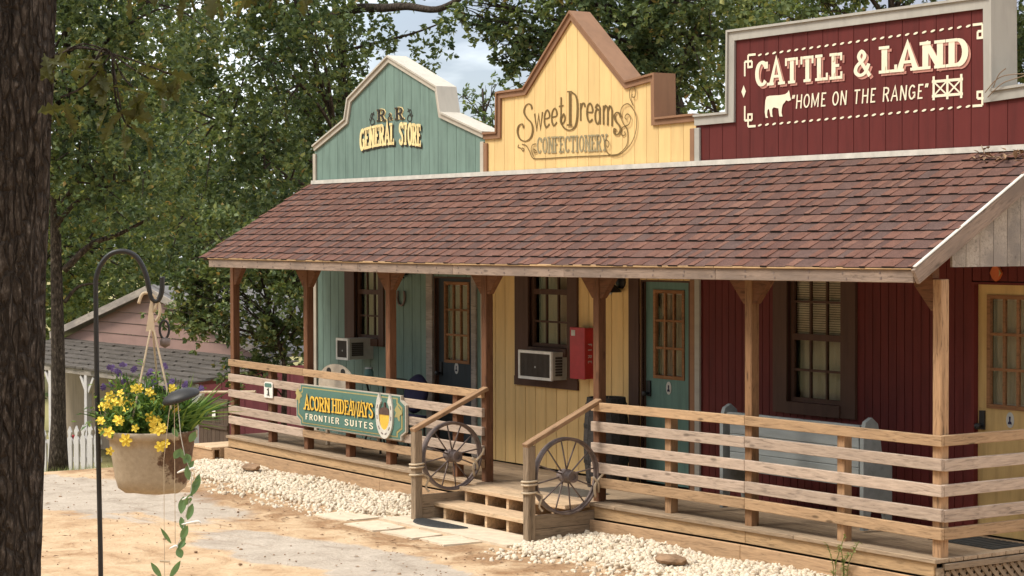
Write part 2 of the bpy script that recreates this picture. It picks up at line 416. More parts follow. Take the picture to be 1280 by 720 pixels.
# ------------------------------------------------------------------ mesh helpers
class MB:
    def __init__(s): s.v = []; s.f = []; s.m = []
    def add(s, vs, fs, mi=0, X=None):
        o = len(s.v)
        s.v += [tuple(X @ Vector(p)) for p in vs] if X is not None else [tuple(p) for p in vs]
        s.f += [tuple(i + o for i in f) for f in fs]
        s.m += [mi] * len(fs)
        return s
    def box(s, a, b, mi=0, X=None):
        x0, y0, z0 = a; x1, y1, z1 = b
        return s.add([(x0, y0, z0), (x1, y0, z0), (x1, y1, z0), (x0, y1, z0), (x0, y0, z1), (x1, y0, z1), (x1, y1, z1), (x0, y1, z1)],
                     [(3, 2, 1, 0), (4, 5, 6, 7), (0, 1, 5, 4), (1, 2, 6, 5), (2, 3, 7, 6), (3, 0, 4, 7)], mi, X)
    def prism(s, poly, y0, y1, mi=0, X=None):          # poly in XZ, extruded along Y
        n = len(poly)
        a = sum(poly[i][0] * poly[(i + 1) % n][1] - poly[(i + 1) % n][0] * poly[i][1] for i in range(n))
        if a < 0: poly = poly[::-1]
        vs = [(x, y0, z) for x, z in poly] + [(x, y1, z) for x, z in poly]
        fs = [tuple(range(n)), tuple(range(2 * n - 1, n - 1, -1))] + [(i, i + n, (i + 1) % n + n, (i + 1) % n) for i in range(n)]
        return s.add(vs, fs, mi, X)
    def tube(s, pts, rad, n=8, mi=0, cap=True, X=None):
        pts = [Vector(p) for p in pts]
        if not hasattr(rad, '__len__'): rad = [rad] * len(pts)
        vs, fs = [], []
        prev = None
        for i, p in enumerate(pts):
            d = (pts[min(i + 1, len(pts) - 1)] - pts[max(i - 1, 0)]).normalized()
            if prev is None:
                prev = d.orthogonal().normalized()
            u = (prev - d * prev.dot(d)).normalized(); prev = u
            w = d.cross(u)
            for k in range(n):
                a = 2 * math.pi * k / n
                vs.append(p + (u * math.cos(a) + w * math.sin(a)) * rad[i])
        for i in range(len(pts) - 1):
            for k in range(n):
                fs.append((i * n + k, i * n + (k + 1) % n, (i + 1) * n + (k + 1) % n, (i + 1) * n + k))
        if cap:
            fs.append(tuple(range(n - 1, -1, -1)))
            fs.append(tuple((len(pts) - 1) * n + k for k in range(n)))
        return s.add(vs, fs, mi, X)
    def lathe(s, prof, n=24, mi=0, X=None):            # prof = (r, z) bottom to top
        vs, fs = [], []
        for r, z in prof:
            for k in range(n):
                a = 2 * math.pi * k / n
                vs.append((r * math.cos(a), r * math.sin(a), z))
        for i in range(len(prof) - 1):
            for k in range(n):
                fs.append((i * n + k, i * n + (k + 1) % n, (i + 1) * n + (k + 1) % n, (i + 1) * n + k))
        fs.append(tuple(range(n - 1, -1, -1)))
        fs.append(tuple((len(prof) - 1) * n + k for k in range(n)))
        return s.add(vs, fs, mi, X)
    def mesh(s, name, mats, smooth=False):
        me = bpy.data.meshes.new(name)
        me.from_pydata(s.v, [], s.f)
        for m in (mats if isinstance(mats, (list, tuple)) else [mats]): me.materials.append(M[m] if isinstance(m, str) else m)
        if len(set(s.m)) > 1: me.polygons.foreach_set('material_index', s.m)
        if smooth: me.polygons.foreach_set('use_smooth', [True] * len(me.polygons))
        me.update()
        return me

WL = {}
def link(o, parent=None, loc=(0, 0, 0)):
    COL.objects.link(o)
    loc = Vector(loc)
    WL[o.name] = loc
    if parent is not None:
        o.parent = parent
        o.location = loc - WL[parent.name]
    else:
        o.location = loc
    return o
def tag(o, label=None, cat=None, group=None, kind=None):
    if label: o['label'] = label
    if cat: o['category'] = cat
    if group: o['group'] = group
    if kind: o['kind'] = kind
    return o
def thing(name, loc, label, cat, group=None):
    o = bpy.data.objects.new(name, None)
    o.empty_display_size = 0.2
    return tag(link(o, None, loc), label, cat, group)
def obj(name, mb, mats, parent=None, loc=(0, 0, 0), smooth=False, shift=True):
    """mb is in world coordinates when shift is true: the object's origin goes to loc"""
    if shift and Vector(loc).length > 0:
        l = Vector(loc); mb.v = [tuple(Vector(p) - l) for p in mb.v]
    return link(bpy.data.objects.new(name, mb.mesh(name, mats, smooth)), parent, loc)
_bm = {}
def cbox_mesh(size, mat, c):
    key = (tuple(round(x, 3) for x in size), mat, c)
    if key in _bm: return _bm[key]
    hx, hy, hz = [x / 2 for x in size]
    vs = []
    for sx in (-1, 1):
        for sy in (-1, 1):
            for sz in (-1, 1):
                vs += [(sx * hx, sy * (hy - c), sz * (hz - c)), (sx * (hx - c), sy * hy, sz * (hz - c)), (sx * (hx - c), sy * (hy - c), sz * hz)]
    def ix(sx, sy, sz, k): return (((sx > 0) * 4) + ((sy > 0) * 2) + (sz > 0)) * 3 + k
    fs = []
    for k in range(3):
        for s_ in (-1, 1):
            a, b = [(1, 2), (0, 2), (0, 1)][k]
            q = []
            for p, r_ in ((-1, -1), (1, -1), (1, 1), (-1, 1)):
                v = [0, 0, 0]; v[k] = s_; v[a] = p; v[b] = r_
                q.append(ix(*v, k))
            fs.append(q)
    for a in range(3):
        b, c_ = [x for x in range(3) if x != a]
        for sb in (-1, 1):
            for s2 in (-1, 1):
                v0 = [0, 0, 0]; v1 = [0, 0, 0]
                v0[a] = -1; v1[a] = 1; v0[b] = v1[b] = sb; v0[c_] = v1[c_] = s2
                fs.append([ix(*v0, b), ix(*v1, b), ix(*v1, c_), ix(*v0, c_)])
    for sx in (-1, 1):
        for sy in (-1, 1):
            for sz in (-1, 1):
                fs.append([ix(sx, sy, sz, 0), ix(sx, sy, sz, 1), ix(sx, sy, sz, 2)])
    V = [Vector(p) for p in vs]
    out = []
    for f in fs:
        nn = (V[f[1]] - V[f[0]]).cross(V[f[2]] - V[f[0]])
        cen = sum((V[i] for i in f), Vector()) / len(f)
        out.append(tuple(f if nn.dot(cen) > 0 else f[::-1]))
    mb = MB(); mb.add(vs, out)
    _bm[key] = mb.mesh('board', mat)
    return _bm[key]
def board(name, size, loc, mat, parent=None, rot=(0, 0, 0), c=0.004):
    """chamfered plank, its grain along local X"""
    o = bpy.data.objects.new(name, cbox_mesh(size, mat, min(c, min(size) * 0.3)))
    link(o, parent, loc)
    o.rotation_euler = rot
    return o
def beam(name, a, b, w, t_, mat, parent=None, roll=0.0, c=0.004):
    """plank from a to b: w = width (towards local Z), t_ = thickness (local Y)"""
    a, b = Vector(a), Vector(b)
    d = b - a
    q = d.to_track_quat('X', 'Z')
    e = (q.to_matrix().to_4x4() @ Matrix.Rotation(roll, 4, 'X')).to_euler()
    return board(name, (d.length, t_, w), (a + b) / 2, mat, parent, e, c)
def vboard(name, x, y, z0, z1, wx, wy, mat, parent=None, c=0.004):
    """upright plank"""
    return board(name, (z1 - z0, wy, wx), (x, y, (z0 + z1) / 2), mat, parent, (0, -math.pi / 2, 0), c)

def ell(cx, cy, rx, ry, a0, a1, n=14):
    return [(cx + rx * math.cos(R(a0 + (a1 - a0) * i / n)), cy + ry * math.sin(R(a0 + (a1 - a0) * i / n))) for i in range(n + 1)]
def sm(p, k=5):
    out = []
    for i in range(len(p) - 1):
        p0 = p[max(i - 1, 0)]; p1 = p[i]; p2 = p[i + 1]; p3 = p[min(i + 2, len(p) - 1)]
        for j in range(k):
            u = j / k
            out.append(tuple(0.5 * (2 * p1[c] + (p2[c] - p0[c]) * u + (2 * p0[c] - 5 * p1[c] + 4 * p2[c] - p3[c]) * u * u + (3 * p1[c] - p0[c] - 3 * p2[c] + p3[c]) * u ** 3) for c in range(len(p1))))
    out.append(tuple(p[-1]))
    return out

# ------------------------------------------------------------------ the lie of the land
DZX = [-12.26, -10.31, -8.39, -6.44, -4.48, -2.25, 0.0]
DZV = [0.027, 0.003, -0.010, -0.020, -0.020, 0.005, 0.008]
EZV = [0.0, -0.008, -0.017, -0.022, -0.022, -0.012, 0.0]
def dz(x): return float(np.interp(x, DZX, DZV))
def ez(x): return float(np.interp(x, DZX, EZV))
GZ = -0.36
def gz(x, y):
    def ss(a, b, v):
        u = min(1, max(0, (v - a) / (b - a))); return u * u * (3 - 2 * u)
    d = math.hypot(x - 11.37, y + 11.86)
    z = GZ
    z += 1.3 * (1 - ss(1.0, 13.5, d))
    t_ = min(10.6, max(0.0, -12.6 - x))
    z -= 0.123 * t_ * min(1.0, 0.4 + t_ / 4.0)
    z -= 0.9 * ss(-24, -60, x)
    return z
xs = np.unique(np.concatenate([np.linspace(-400, -40, 14), np.linspace(-40, -17, 24), np.linspace(-17, 2, 96), np.linspace(2, 20, 30), np.linspace(20, 300, 12)]))
ys = np.unique(np.concatenate([np.linspace(-300, -16, 12), np.linspace(-16, -7, 20), np.linspace(-7, 2, 56), np.linspace(2, 14, 20), np.linspace(14, 60, 16), np.linspace(60, 400, 10)]))
mb = MB()
vs = []
for y in ys:
    for x in xs:
        bump = 0.018 * mnoise.noise((x * 0.9, y * 0.9, 0)) + 0.008 * mnoise.noise((x * 2.7, y * 2.7, 3)) if -19 < x < 8 and -9 < y < 2 else 0
        if -13 < x < 0.5 and -1.2 < y < 1.3: bump *= 0.2
        vs.append((x, y, gz(x, y) + bump))
nx = len(xs)
mb.add(vs, [(j * nx + i, j * nx + i + 1, (j + 1) * nx + i + 1, (j + 1) * nx + i) for j in range(len(ys) - 1) for i in range(nx - 1)])
ground = obj('ground', mb, 'ground', smooth=True)
tag(ground, kind='structure')

# ------------------------------------------------------------------ lettering
T_, B_ = 0.94, 0.06
GL = {
 'A': (0.74, [[(0.07, 0), (0.37, 1), (0.67, 0)], [(0.18, 0.34), (0.56, 0.34)]]),
 'C': (0.66, [ell(0.36, 0.5, 0.27, 0.44, 42, 318, 18), [(0.59, 0.95), (0.59, 0.68)]]),
 'D': (0.70, [[(0.14, 0), (0.14, 1)], [(0.14, T_), (0.3, T_)] + ell(0.33, 0.5, 0.26, 0.44, 80, -80, 10) + [(0.3, B_), (0.14, B_)]]),
 'E': (0.62, [[(0.15, 0), (0.15, 1)], [(0.15, T_), (0.56, T_)], [(0.15, 0.52), (0.44, 0.52)], [(0.15, B_), (0.57, B_)]]),
 'F': (0.60, [[(0.14, 0), (0.14, 1)], [(0.14, T_), (0.56, T_)], [(0.14, 0.52), (0.42, 0.52)]]),
 'G': (0.70, [ell(0.36, 0.5, 0.27, 0.44, 42, 330, 18), [(0.40, 0.46), (0.66, 0.46)], [(0.60, 0.46), (0.60, 0.1)]]),
 'H': (0.76, [[(0.14, 0), (0.14, 1)], [(0.62, 0), (0.62, 1)], [(0.14, 0.52), (0.62, 0.52)]]),
 'I': (0.30, [[(0.15, 0), (0.15, 1)]]),
 'L': (0.60, [[(0.14, 0), (0.14, 1)], [(0.14, B_), (0.56, B_)]]),
 'M': (0.90, [[(0.12, 0), (0.12, 1)], [(0.12, 1), (0.45, 0.15), (0.78, 1)], [(0.78, 0), (0.78, 1)]]),
 'N': (0.76, [[(0.13, 0), (0.13, 1)], [(0.13, 1), (0.63, 0)], [(0.63, 0), (0.63, 1)]]),
 'O': (0.70, [ell(0.35, 0.5, 0.27, 0.44, 90, 450, 22)]),
 'R': (0.72, [[(0.14, 0), (0.14, 1)], [(0.14, T_), (0.36, T_), (0.52, 0.88), (0.57, 0.74), (0.52, 0.58), (0.36, 0.5), (0.14, 0.5)], [(0.36, 0.5), (0.62, 0.0)]]),
 'S': (0.66, [sm([(0.56, 0.76), (0.47, 0.92), (0.3, 0.94), (0.14, 0.85), (0.13, 0.66), (0.33, 0.53), (0.53, 0.38), (0.55, 0.18), (0.4, 0.06), (0.2, 0.08), (0.09, 0.24)], 3)]),
 'T': (0.70, [[(0.35, 0), (0.35, 1)], [(0.06, T_), (0.64, T_)]]),
 'U': (0.72, [[(0.14, 1), (0.14, 0.3), (0.2, 0.12), (0.36, 0.05), (0.52, 0.12), (0.58, 0.3), (0.58, 1)]]),
 'W': (0.98, [[(0.06, 1), (0.27, 0), (0.49, 0.9), (0.71, 0), (0.92, 1)]]),
 'Y': (0.70, [[(0.06, 1), (0.35, 0.45), (0.64, 1)], [(0.35, 0.45), (0.35, 0)]]),
 '&': (0.78, [sm([(0.70, 0.0), (0.34, 0.52), (0.22, 0.76), (0.35, 0.94), (0.48, 0.78), (0.38, 0.6), (0.14, 0.40), (0.09, 0.18), (0.27, 0.05), (0.5, 0.14), (0.66, 0.46)], 4)]),
 '"': (0.34, [[(0.06, 0.98), (0.11, 0.93), (0.05, 0.74)], [(0.22, 0.98), (0.27, 0.93), (0.21, 0.74)]]),
 '1': (0.40, [[(0.08, 0.78), (0.22, 1), (0.22, 0)]]),
 ' ': (0.42, []),
}
LC = {
 'w': (0.62, [[(0.03, 0.62), (0.18, 0), (0.31, 0.55), (0.44, 0), (0.58, 0.62)]]),
 'e': (0.48, [sm([(0.08, 0.34), (0.40, 0.36), (0.38, 0.55), (0.24, 0.64), (0.09, 0.5), (0.07, 0.22), (0.2, 0.02), (0.42, 0.12)], 4)]),
 't': (0.40, [sm([(0.2, 1.0), (0.19, 0.5), (0.2, 0.12), (0.34, 0.03), (0.46, 0.2), (0.36, 0.36), (0.26, 0.24)], 4), [(0.04, 0.68), (0.36, 0.68)]]),
 'r': (0.42, [[(0.1, 0), (0.1, 0.62)], sm([(0.1, 0.38), (0.2, 0.58), (0.34, 0.62), (0.38, 0.5)], 4)]),
 'a': (0.50, [ell(0.22, 0.24, 0.15, 0.24, 60, 400, 14), [(0.38, 0.55), (0.38, 0.0)], sm([(0.08, 0.5), (0.22, 0.63), (0.38, 0.55)], 3)]),
 'm': (0.74, [[(0.08, 0), (0.08, 0.62)], sm([(0.08, 0.45), (0.22, 0.62), (0.36, 0.5), (0.36, 0.0)], 4), sm([(0.36, 0.45), (0.5, 0.62), (0.64, 0.5), (0.64, 0.0)], 4)]),
 's': (0.50, [sm([(0.40, 0.55), (0.26, 0.66), (0.10, 0.52), (0.2, 0.36), (0.36, 0.22), (0.34, 0.02), (0.16, -0.04), (0.04, 0.1), (0.14, 0.2)], 4)]),
}
def ribbon(mb, pts, wf, tr, y, mi=0):
    n = len(pts)
    Lp, Rp = [], []
    for i in range(n):
        a = Vector(pts[max(i - 1, 0)]); p = Vector(pts[i]); b = Vector(pts[min(i + 1, n - 1)])
        d1 = (p - a).normalized() if i > 0 else (b - p).normalized()
        d2 = (b - p).normalized() if i < n - 1 else d1
        tt = (d1 + d2)
        tt = tt.normalized() if tt.length > 1e-4 else d1
        nn = Vector((-tt.y, tt.x))
        c = max(0.55, abs(nn.dot(Vector((-d1.y, d1.x)))))
        w = wf(d1 if i > 0 else d2) / 2 / c
        Lp.append(tr(*(p + nn * w))); Rp.append(tr(*(p - nn * w)))
    vs = [(x, y - 0.00004 * k_, z) for k_, (x, z) in enumerate(Lp)] + [(x, y - 0.00004 * k_, z) for k_, (x, z) in enumerate(Rp)]
    mb.add(vs, [(i + n, i + n + 1, i + 1, i) for i in range(n - 1)], mi)
def write(word, warp, y, tv=0.2, th=0.1, serif=True, gap=0.06, slant=0.0, lower=False):
    """flat painted lettering on the plane y; warp maps (u 0..1, v 0..1) to (x, z)"""
    tot = 0
    seq = []
    for ch in word:
        w, st = (LC[ch] if ch in LC else GL[ch.upper()])
        if seq and prev + ch in ('EA', 'AW', 'WA', 'AY', 'LA'): tot -= 0.13
        prev = ch
        seq.append((tot, st, w)); tot += w + gap
    tot -= gap
    mb = MB()
    k = 0
    for ox, st, w in seq:
        for s in st:
            yy = y - 0.0004 * (k % 9); k += 1; sk = (k % 11) * 0.00011
            tr = lambda a, b, ox=ox: warp((ox + a + slant * b) / tot, b)
            wf = lambda d: th + (tv - th) * abs(d.y)
            ribbon(mb, s, wf, tr, yy)
            if serif and len(s) < 9:
                for p, q in ((s[0], s[1]), (s[-1], s[-2])):
                    d = (Vector(p) - Vector(q)).normalized()
                    if abs(d.y) > 0.8 and (p[1] < 0.02 or p[1] > 0.98):
                        v0, v1 = (0, 0.11) if p[1] < 0.5 else (0.89, 1.0)
                        hw = tv * 0.5 + 0.085
                        mb.add([(lambda q_: (q_[0], y - 0.0046 - sk, q_[1]))(tr(p[0] + a * hw, v)) for a, v in ((-1, v0), (1, v0), (1, v1), (-1, v1))], [(0, 1, 2, 3)])
                    elif abs(d.x) > 0.95 and (p[1] > 0.9 or p[1] < 0.1):
                        v0, v1 = (0.70, 1.0) if p[1] > 0.5 else (0.0, 0.28)
                        mb.add([(lambda q_: (q_[0], y - 0.0060 - sk, q_[1]))(tr(p[0] + a, v)) for a, v in ((-0.05, v0), (0.05, v0), (0.05, v1), (-0.05, v1))], [(0, 1, 2, 3)])
    return mb
def line_warp(x0, x1, z0, z1, arch=0.0, sx=0.0, sz=0.0):
    def w(u, v):
        return (x0 + (x1 - x0) * u + sx, z0 + (z1 - z0) * v + arch * (1 - (2 * u - 1) ** 2) + sz)
    return w

# ------------------------------------------------------------------ store fronts
WY = 1.2                                   # front face of the store walls
def clip_outline(out, x0, x1):
    """top profile of a parapet between x0 and x1: out is left-to-right (x, z) points"""
    def at(x, side):
        c = [(a, b) for a, b in zip(out[:-1], out[1:]) if a[0] - 1e-9 <= x <= b[0] + 1e-9 and b[0] - a[0] > 1e-9]
        a, b = c[-1] if side > 0 else c[0]
        return a[1] + (b[1] - a[1]) * (x - a[0]) / (b[0] - a[0])
    return [(x0, at(x0, 1))] + [p for p in out if x0 + 1e-6 < p[0] < x1 - 1e-6] + [(x1, at(x1, -1))]
def siding(parent, xa, xb, w, z0, top, mat, holes=(), thick=0.016, groove=0.010, name='siding_board'):
    n = max(1, round((xb - xa) / w)); w = (xb - xa) / n
    def put(mb, a, b):
        if mb.v: obj(name, mb, mat, parent, tuple(sum(c_) / len(mb.v) for c_ in zip(*mb.v)))
    for i in range(n):
        a, b = xa + i * w + groove / 2, xa + (i + 1) * w - groove / 2
        cuts = sorted({a, b} | {h[k] for h in holes for k in (0, 1) if a < h[k] < b})
        mb = MB()
        for p, q in zip(cuts[:-1], cuts[1:]):
            if q - p < 0.004: continue
            mid = (p + q) / 2
            hs = [h for h in holes if h[0] < mid < h[1]]
            if callable(top) or isinstance(top, list):
                prof = clip_outline(top, p, q)
                mb.prism([(p, z0), (q, z0)] + prof[::-1], WY, WY + thick)
            else:
                lo = z0
                for h in sorted(hs, key=lambda h: h[2]):
                    if h[2] - lo > 0.01: put(MB().box((p, WY, lo), (q, WY + thick, h[2])), p, q)
                    lo = max(lo, h[3])
                if top - lo > 0.01: put(MB().box((p, WY, lo), (q, WY + thick, top)), p, q)
        put(mb, a, b)
def offset_line(pts, d):
    """inward (downwards) mitred offset of an open outline running left to right"""
    out = []
    for i, p in enumerate(pts):
        p = Vector(p)
        d1 = (p - Vector(pts[i - 1])).normalized() if i > 0 else None
        d2 = (Vector(pts[i + 1]) - p).normalized() if i < len(pts) - 1 else None
        if d1 is None: d1 = d2
        if d2 is None: d2 = d1
        n1, n2 = Vector((d1.y, -d1.x)), Vector((d2.y, -d2.x))
        m = (n1 + n2).normalized()
        out.append(tuple(p + m * (d / max(0.35, m.dot(n1)))))
    return out
def parapet(parent, out, trim, cap, width=0.056, depth=0.24, end=(True, True)):
    inn = offset_line(out, width)
    capo = offset_line(out, -0.022)
    inn = [(x, z) for x, z in inn]
    for i in range(len(out) - 1):
        mb = MB().prism([out[i], out[i + 1], inn[i + 1], inn[i]], WY - 0.025, WY - 0.0015)
        obj('trim_board', mb, trim, parent, ((out[i][0] + out[i + 1][0]) / 2, WY, (out[i][1] + out[i + 1][1]) / 2))
        mb = MB().prism([capo[i], capo[i + 1], out[i + 1], out[i]], WY - 0.045, WY + depth)
        obj('cap_board', mb, cap, parent, ((out[i][0] + out[i + 1][0]) / 2, WY, (out[i][1] + out[i + 1][1]) / 2))

def window(parent, x0, x1, zb, zt, tw, trim, sashm, zs, blinds=False, tl=None, wr=None, sill=0.09):
    """x0..x1, zb..zt glazed opening; zs heights of the rails from bottom to top (last is meeting of the upper sash)"""
    w = thing_part('window', parent, ((x0 + x1) / 2, WY, (zb + zt) / 2))
    tl = tl or tw; wr = wr or tw
    def b(name, a, c, m): 
        mb = MB().box(a, c); return obj(name, mb, m, w, tuple((p + q) / 2 for p, q in zip(a, c)))
    b('trim_board', (x0 - tl, WY - 0.028, zb - sill), (x0, WY + 0.08, zt + 0.1), trim)
    b('trim_board', (x1, WY - 0.028, zb - sill), (x1 + wr, WY + 0.08, zt + 0.1), trim)
    b('sill', (x0, WY - 0.045, zb - sill), (x1, WY + 0.08, zb), trim)
    b('head_trim', (x0, WY - 0.026, zt), (x1, WY + 0.08, zt + 0.1), trim)
    # sashes: stiles, rails and muntins
    mids = zs
    fy0, fy1 = WY + 0.035, WY + 0.07
    b('sash_stile', (x0, fy0, zb), (x0 + 0.035, fy1, zt), sashm)
    b('sash_stile', (x1 - 0.035, fy0, zb), (x1, fy1, zt), sashm)
    edges = [zb] + mids + [zt]
    for i, z in enumerate(mids):
        h = 0.03 if i == len(mids) // 2 else 0.011
        b('sash_rail' if h > 0.02 else 'muntin', (x0 + 0.035, fy0 + (0 if h > 0.02 else 0.006), z - h), (x1 - 0.035, fy1 - (0 if h > 0.02 else 0.006), z + h), sashm)
    b('sash_rail', (x0 + 0.035, fy0, zb), (x1 - 0.035, fy1, zb + 0.04), sashm)
    iw = (x1 - x0 - 0.07) / 3
    for k in (1, 2):
        xx = x0 + 0.035 + iw * k
        b('muntin', (xx - 0.010, fy0 + 0.004, zb + 0.04), (xx + 0.010, fy1 - 0.004, zt), sashm)
    for i in range(len(edges) - 1):
        for k in range(3):
            a = x0 + 0.037 + iw * k
            b('pane', (a + 0.006, WY + 0.050, edges[i] + 0.012), (a + iw - 0.006, WY + 0.053, edges[i + 1] - 0.012), 'glass')
    # curtain or blinds behind
    if blinds:
        zm = mids[len(mids) // 2]
        mb = MB()
        z = zt - 0.02
        while z > zm:
            mb.box((x0 + 0.01, WY + 0.10, z - 0.016), (x1 - 0.01, WY + 0.125, z), 0, None); z -= 0.022
        obj('blind', mb, 'blind', w, ((x0 + x1) / 2, WY + 0.11, zt))
        top = zm
    else: top = zt
    mb = MB()
    n = 26
    vs, fs = [], []
    for i in range(n + 1):
        xx = x0 - 0.01 + (x1 - x0 + 0.02) * i / n
        yy = WY + 0.16 + 0.012 * math.sin(i * 2.1) + 0.006 * math.sin(i * 0.9)
        vs += [(xx, yy, zb - 0.02), (xx, yy, top)]
    for i in range(n): fs.append((2 * i, 2 * i + 2, 2 * i + 3, 2 * i + 1))
    mb.add(vs, fs)
    obj('curtain', mb, 'curtain', w, ((x0 + x1) / 2, WY + 0.16, zb), smooth=True)
    return w
def thing_part(name, parent, loc):
    o = bpy.data.objects.new(name, None); o.empty_display_size = 0.1
    return link(o, parent, loc)
def door(parent, x0, x1, slab, lite, z1=2.06, trims=(), gx=None, gz_=(1.07, 2.0), plate=True, jamb='dark_brown', number=None):
    d = thing_part('door', parent, ((x0 + x1) / 2, WY, 0))
    def b(name, a, c, m):
        return obj(name, MB().box(a, c), m, d, tuple((p + q) / 2 for p, q in zip(a, c)))
    yy = WY + 0.05
    g0, g1 = gx
    b('lower_panel', (x0, yy, 0.012), (x1, yy + 0.04, gz_[0]), slab)
    b('upper_panel', (x0, yy, gz_[1]), (x1, yy + 0.04, z1), slab)
    b('stile', (x0, yy, gz_[0]), (g0, yy + 0.04, gz_[1]), slab)
    b('stile', (g1, yy, gz_[0]), (x1, yy + 0.04, gz_[1]), slab)
    b('jamb', (x0 - 0.03, WY - 0.002, 0.0), (x0, WY + 0.1, z1 + 0.02), jamb)
    b('jamb', (x1, WY - 0.002, 0.0), (x1 + 0.03, WY + 0.1, z1 + 0.02), jamb)
    b('head_jamb', (x0, WY - 0.002, z1), (x1, WY + 0.1, z1 + 0.02), jamb)
    for a, c, m in trims:
        b('trim_board', (a, WY - 0.027, 0.0), (c, WY - 0.004, 2.5), m)
    # wooden lite frame and muntins
    f = 0.035
    b('lite_frame', (g0, yy - 0.012, gz_[0]), (g0 + f, yy + 0.03, gz_[1]), lite)
    b('lite_frame', (g1 - f, yy - 0.012, gz_[0]), (g1, yy + 0.03, gz_[1]), lite)
    b('lite_frame', (g0 + f, yy - 0.012, gz_[0]), (g1 - f, yy + 0.03, gz_[0] + f), lite)
    b('lite_frame', (g0 + f, yy - 0.012, gz_[1] - f), (g1 - f, yy + 0.03, gz_[1]), lite)
    iw = (g1 - g0 - 2 * f) / 3; ih = (gz_[1] - gz_[0] - 2 * f) / 3
    for k in (1, 2):
        xx = g0 + f + iw * k
        b('muntin', (xx - 0.012, yy - 0.006, gz_[0] + f), (xx + 0.012, yy + 0.024, gz_[1] - f), lite)
        zz = gz_[0] + f + ih * k
        b('muntin', (g0 + f, yy - 0.004, zz - 0.012), (g1 - f, yy + 0.022, zz + 0.012), lite)
    for i in range(3):
        for k in range(3):
            b('pane', (g0 + f + iw * k + 0.013, yy + 0.006, gz_[0] + f + ih * i + 0.013), (g0 + f + iw * (k + 1) - 0.013, yy + 0.010, gz_[0] + f + ih * (i + 1) - 0.013), 'glass')
    mb = MB(); vs, fs = [], []
    for i in range(25):
        xx = g0 + (g1 - g0) * i / 24
        q = yy + 0.075 + 0.012 * math.sin(i * 1.9)
        vs += [(xx, q, gz_[0] - 0.02), (xx, q, gz_[1] + 0.02)]
    fs = [(2 * i, 2 * i + 2, 2 * i + 3, 2 * i + 1) for i in range(24)]
    obj('curtain', mb.add(vs, fs), 'curtain', d, ((g0 + g1) / 2, yy + 0.075, gz_[0]), smooth=True)
    # lock and knob
    mb = MB().box((x0 + 0.03, yy - 0.02, 0.90), (x0 + 0.085, yy, 1.06))
    obj('lock', mb, 'black', d, (x0 + 0.055, yy, 0.98))
    mb = MB().lathe([(0.012, 0), (0.012, 0.03), (0.028, 0.04), (0.028, 0.062), (0.015, 0.07)], 12, 0, Matrix.Translation((x0 + 0.057, yy - 0.02, 0.93)) @ Matrix.Rotation(R(90), 4, 'X'))
    obj('knob', mb, 'black', d, (x0 + 0.057, yy - 0.05, 0.93), smooth=True)
    if plate:
        cx = (x0 + x1) / 2
        mb = MB().prism([(cx + 0.042 * math.cos(a * math.pi / 10), 1.0 + 0.066 * math.sin(a * math.pi / 10)) for a in range(20)], yy - 0.006, yy - 0.001)
        obj('oval_plate', mb, 'plate', d, (cx, yy, 1.0))
        mb = MB().prism([(cx - 0.022, 0.965), (cx + 0.022, 0.965), (cx + 0.016, 0.985), (cx + 0.006, 0.99), (cx + 0.010, 1.03), (cx - 0.010, 1.03), (cx - 0.006, 0.99), (cx - 0.016, 0.985)], yy - 0.009, yy - 0.007)
        obj('plate_mark', mb, 'navy', d, (cx, yy, 1.0))
    return d
def store_body(parent, x0, x1, ztop, mat, ends=(False, False)):
    """the shop behind the front: side, back and flat roof; dark inside"""
    cx = (x0 + x1) / 2
    obj('back_wall', MB().box((x0, 6.2, GZ), (x1, 6.3, ztop)), mat, parent, (cx, 6.2, 1.5))
    obj('side_wall', MB().box((x0, WY + 0.24, GZ), (x0 + 0.06, 6.2, ztop)), mat, parent, (x0, 3.5, 1.5))
    obj('side_wall', MB().box((x1 - 0.06, WY + 0.24, GZ), (x1, 6.2, ztop)), mat, parent, (x1, 3.5, 1.5))
    obj('flat_roof', MB().box((x0 + 0.06, WY + 0.24, ztop - 0.1), (x1 - 0.06, 6.2, ztop - 0.02)), 'felt', parent, (cx, 3.5, ztop))
    obj('inner_lining', MB().box((x0 + 0.06, WY + 0.30, -0.02), (x1 - 0.06, WY + 0.32, 2.9)), 'interior', parent, (cx, WY + 0.3, 1.5))
    obj('floor_slab', MB().box((x0 + 0.06, WY + 0.017, -0.08), (x1 - 0.06, 6.2, -0.025)), 'interior', parent, (cx, 3.5, -0.05))

G_ST = 'western store fronts sharing one porch'
TX0, TX1, YX1, RX1 = -12.27, -8.25, -4.46, 0.0
# --- teal store
teal = thing('storefront', ((TX0 + TX1) / 2, WY, GZ), 'teal western store front with a curved cream-edged gable top, far end of the row', 'shop', G_ST)
t_out = [(TX0, 3.74), (-11.37, 4.30), (-11.40 + 0.001, 4.05), (-10.36, 4.76), (-9.24, 4.31), (-9.16, 4.02), (TX1, 3.745)]
t_out = [(TX0, 3.73), (-11.42, 4.04), (-11.34, 4.30), (-10.36, 4.76), (-9.24, 4.32), (-9.16, 4.01), (TX1, 3.735)]
siding(teal, TX0, TX1, 0.20, 3.0, t_out, 'teal', groove=0.007, thick=0.006)
obj('parapet_core', MB().prism([(TX0, 2.9), (TX1, 2.9)] + t_out[::-1], WY + 0.0065, WY + 0.22), 'teal', teal, (-10.2, WY, 3.6))
parapet(teal, t_out, 'cream', 'white_cap')
vboard('corner_board', TX0 + 0.025, WY - 0.014, 0.0, 3.64, 0.07, 0.026, 'cream', teal)
vboard('corner_board', TX1 - 0.036, WY - 0.014, 0.0, 3.64, 0.068, 0.024, 'cream', teal)
tw_ = (-11.22, -10.62, 1.28, 2.45); td = (-9.33, -8.55, 0.0, 2.08)
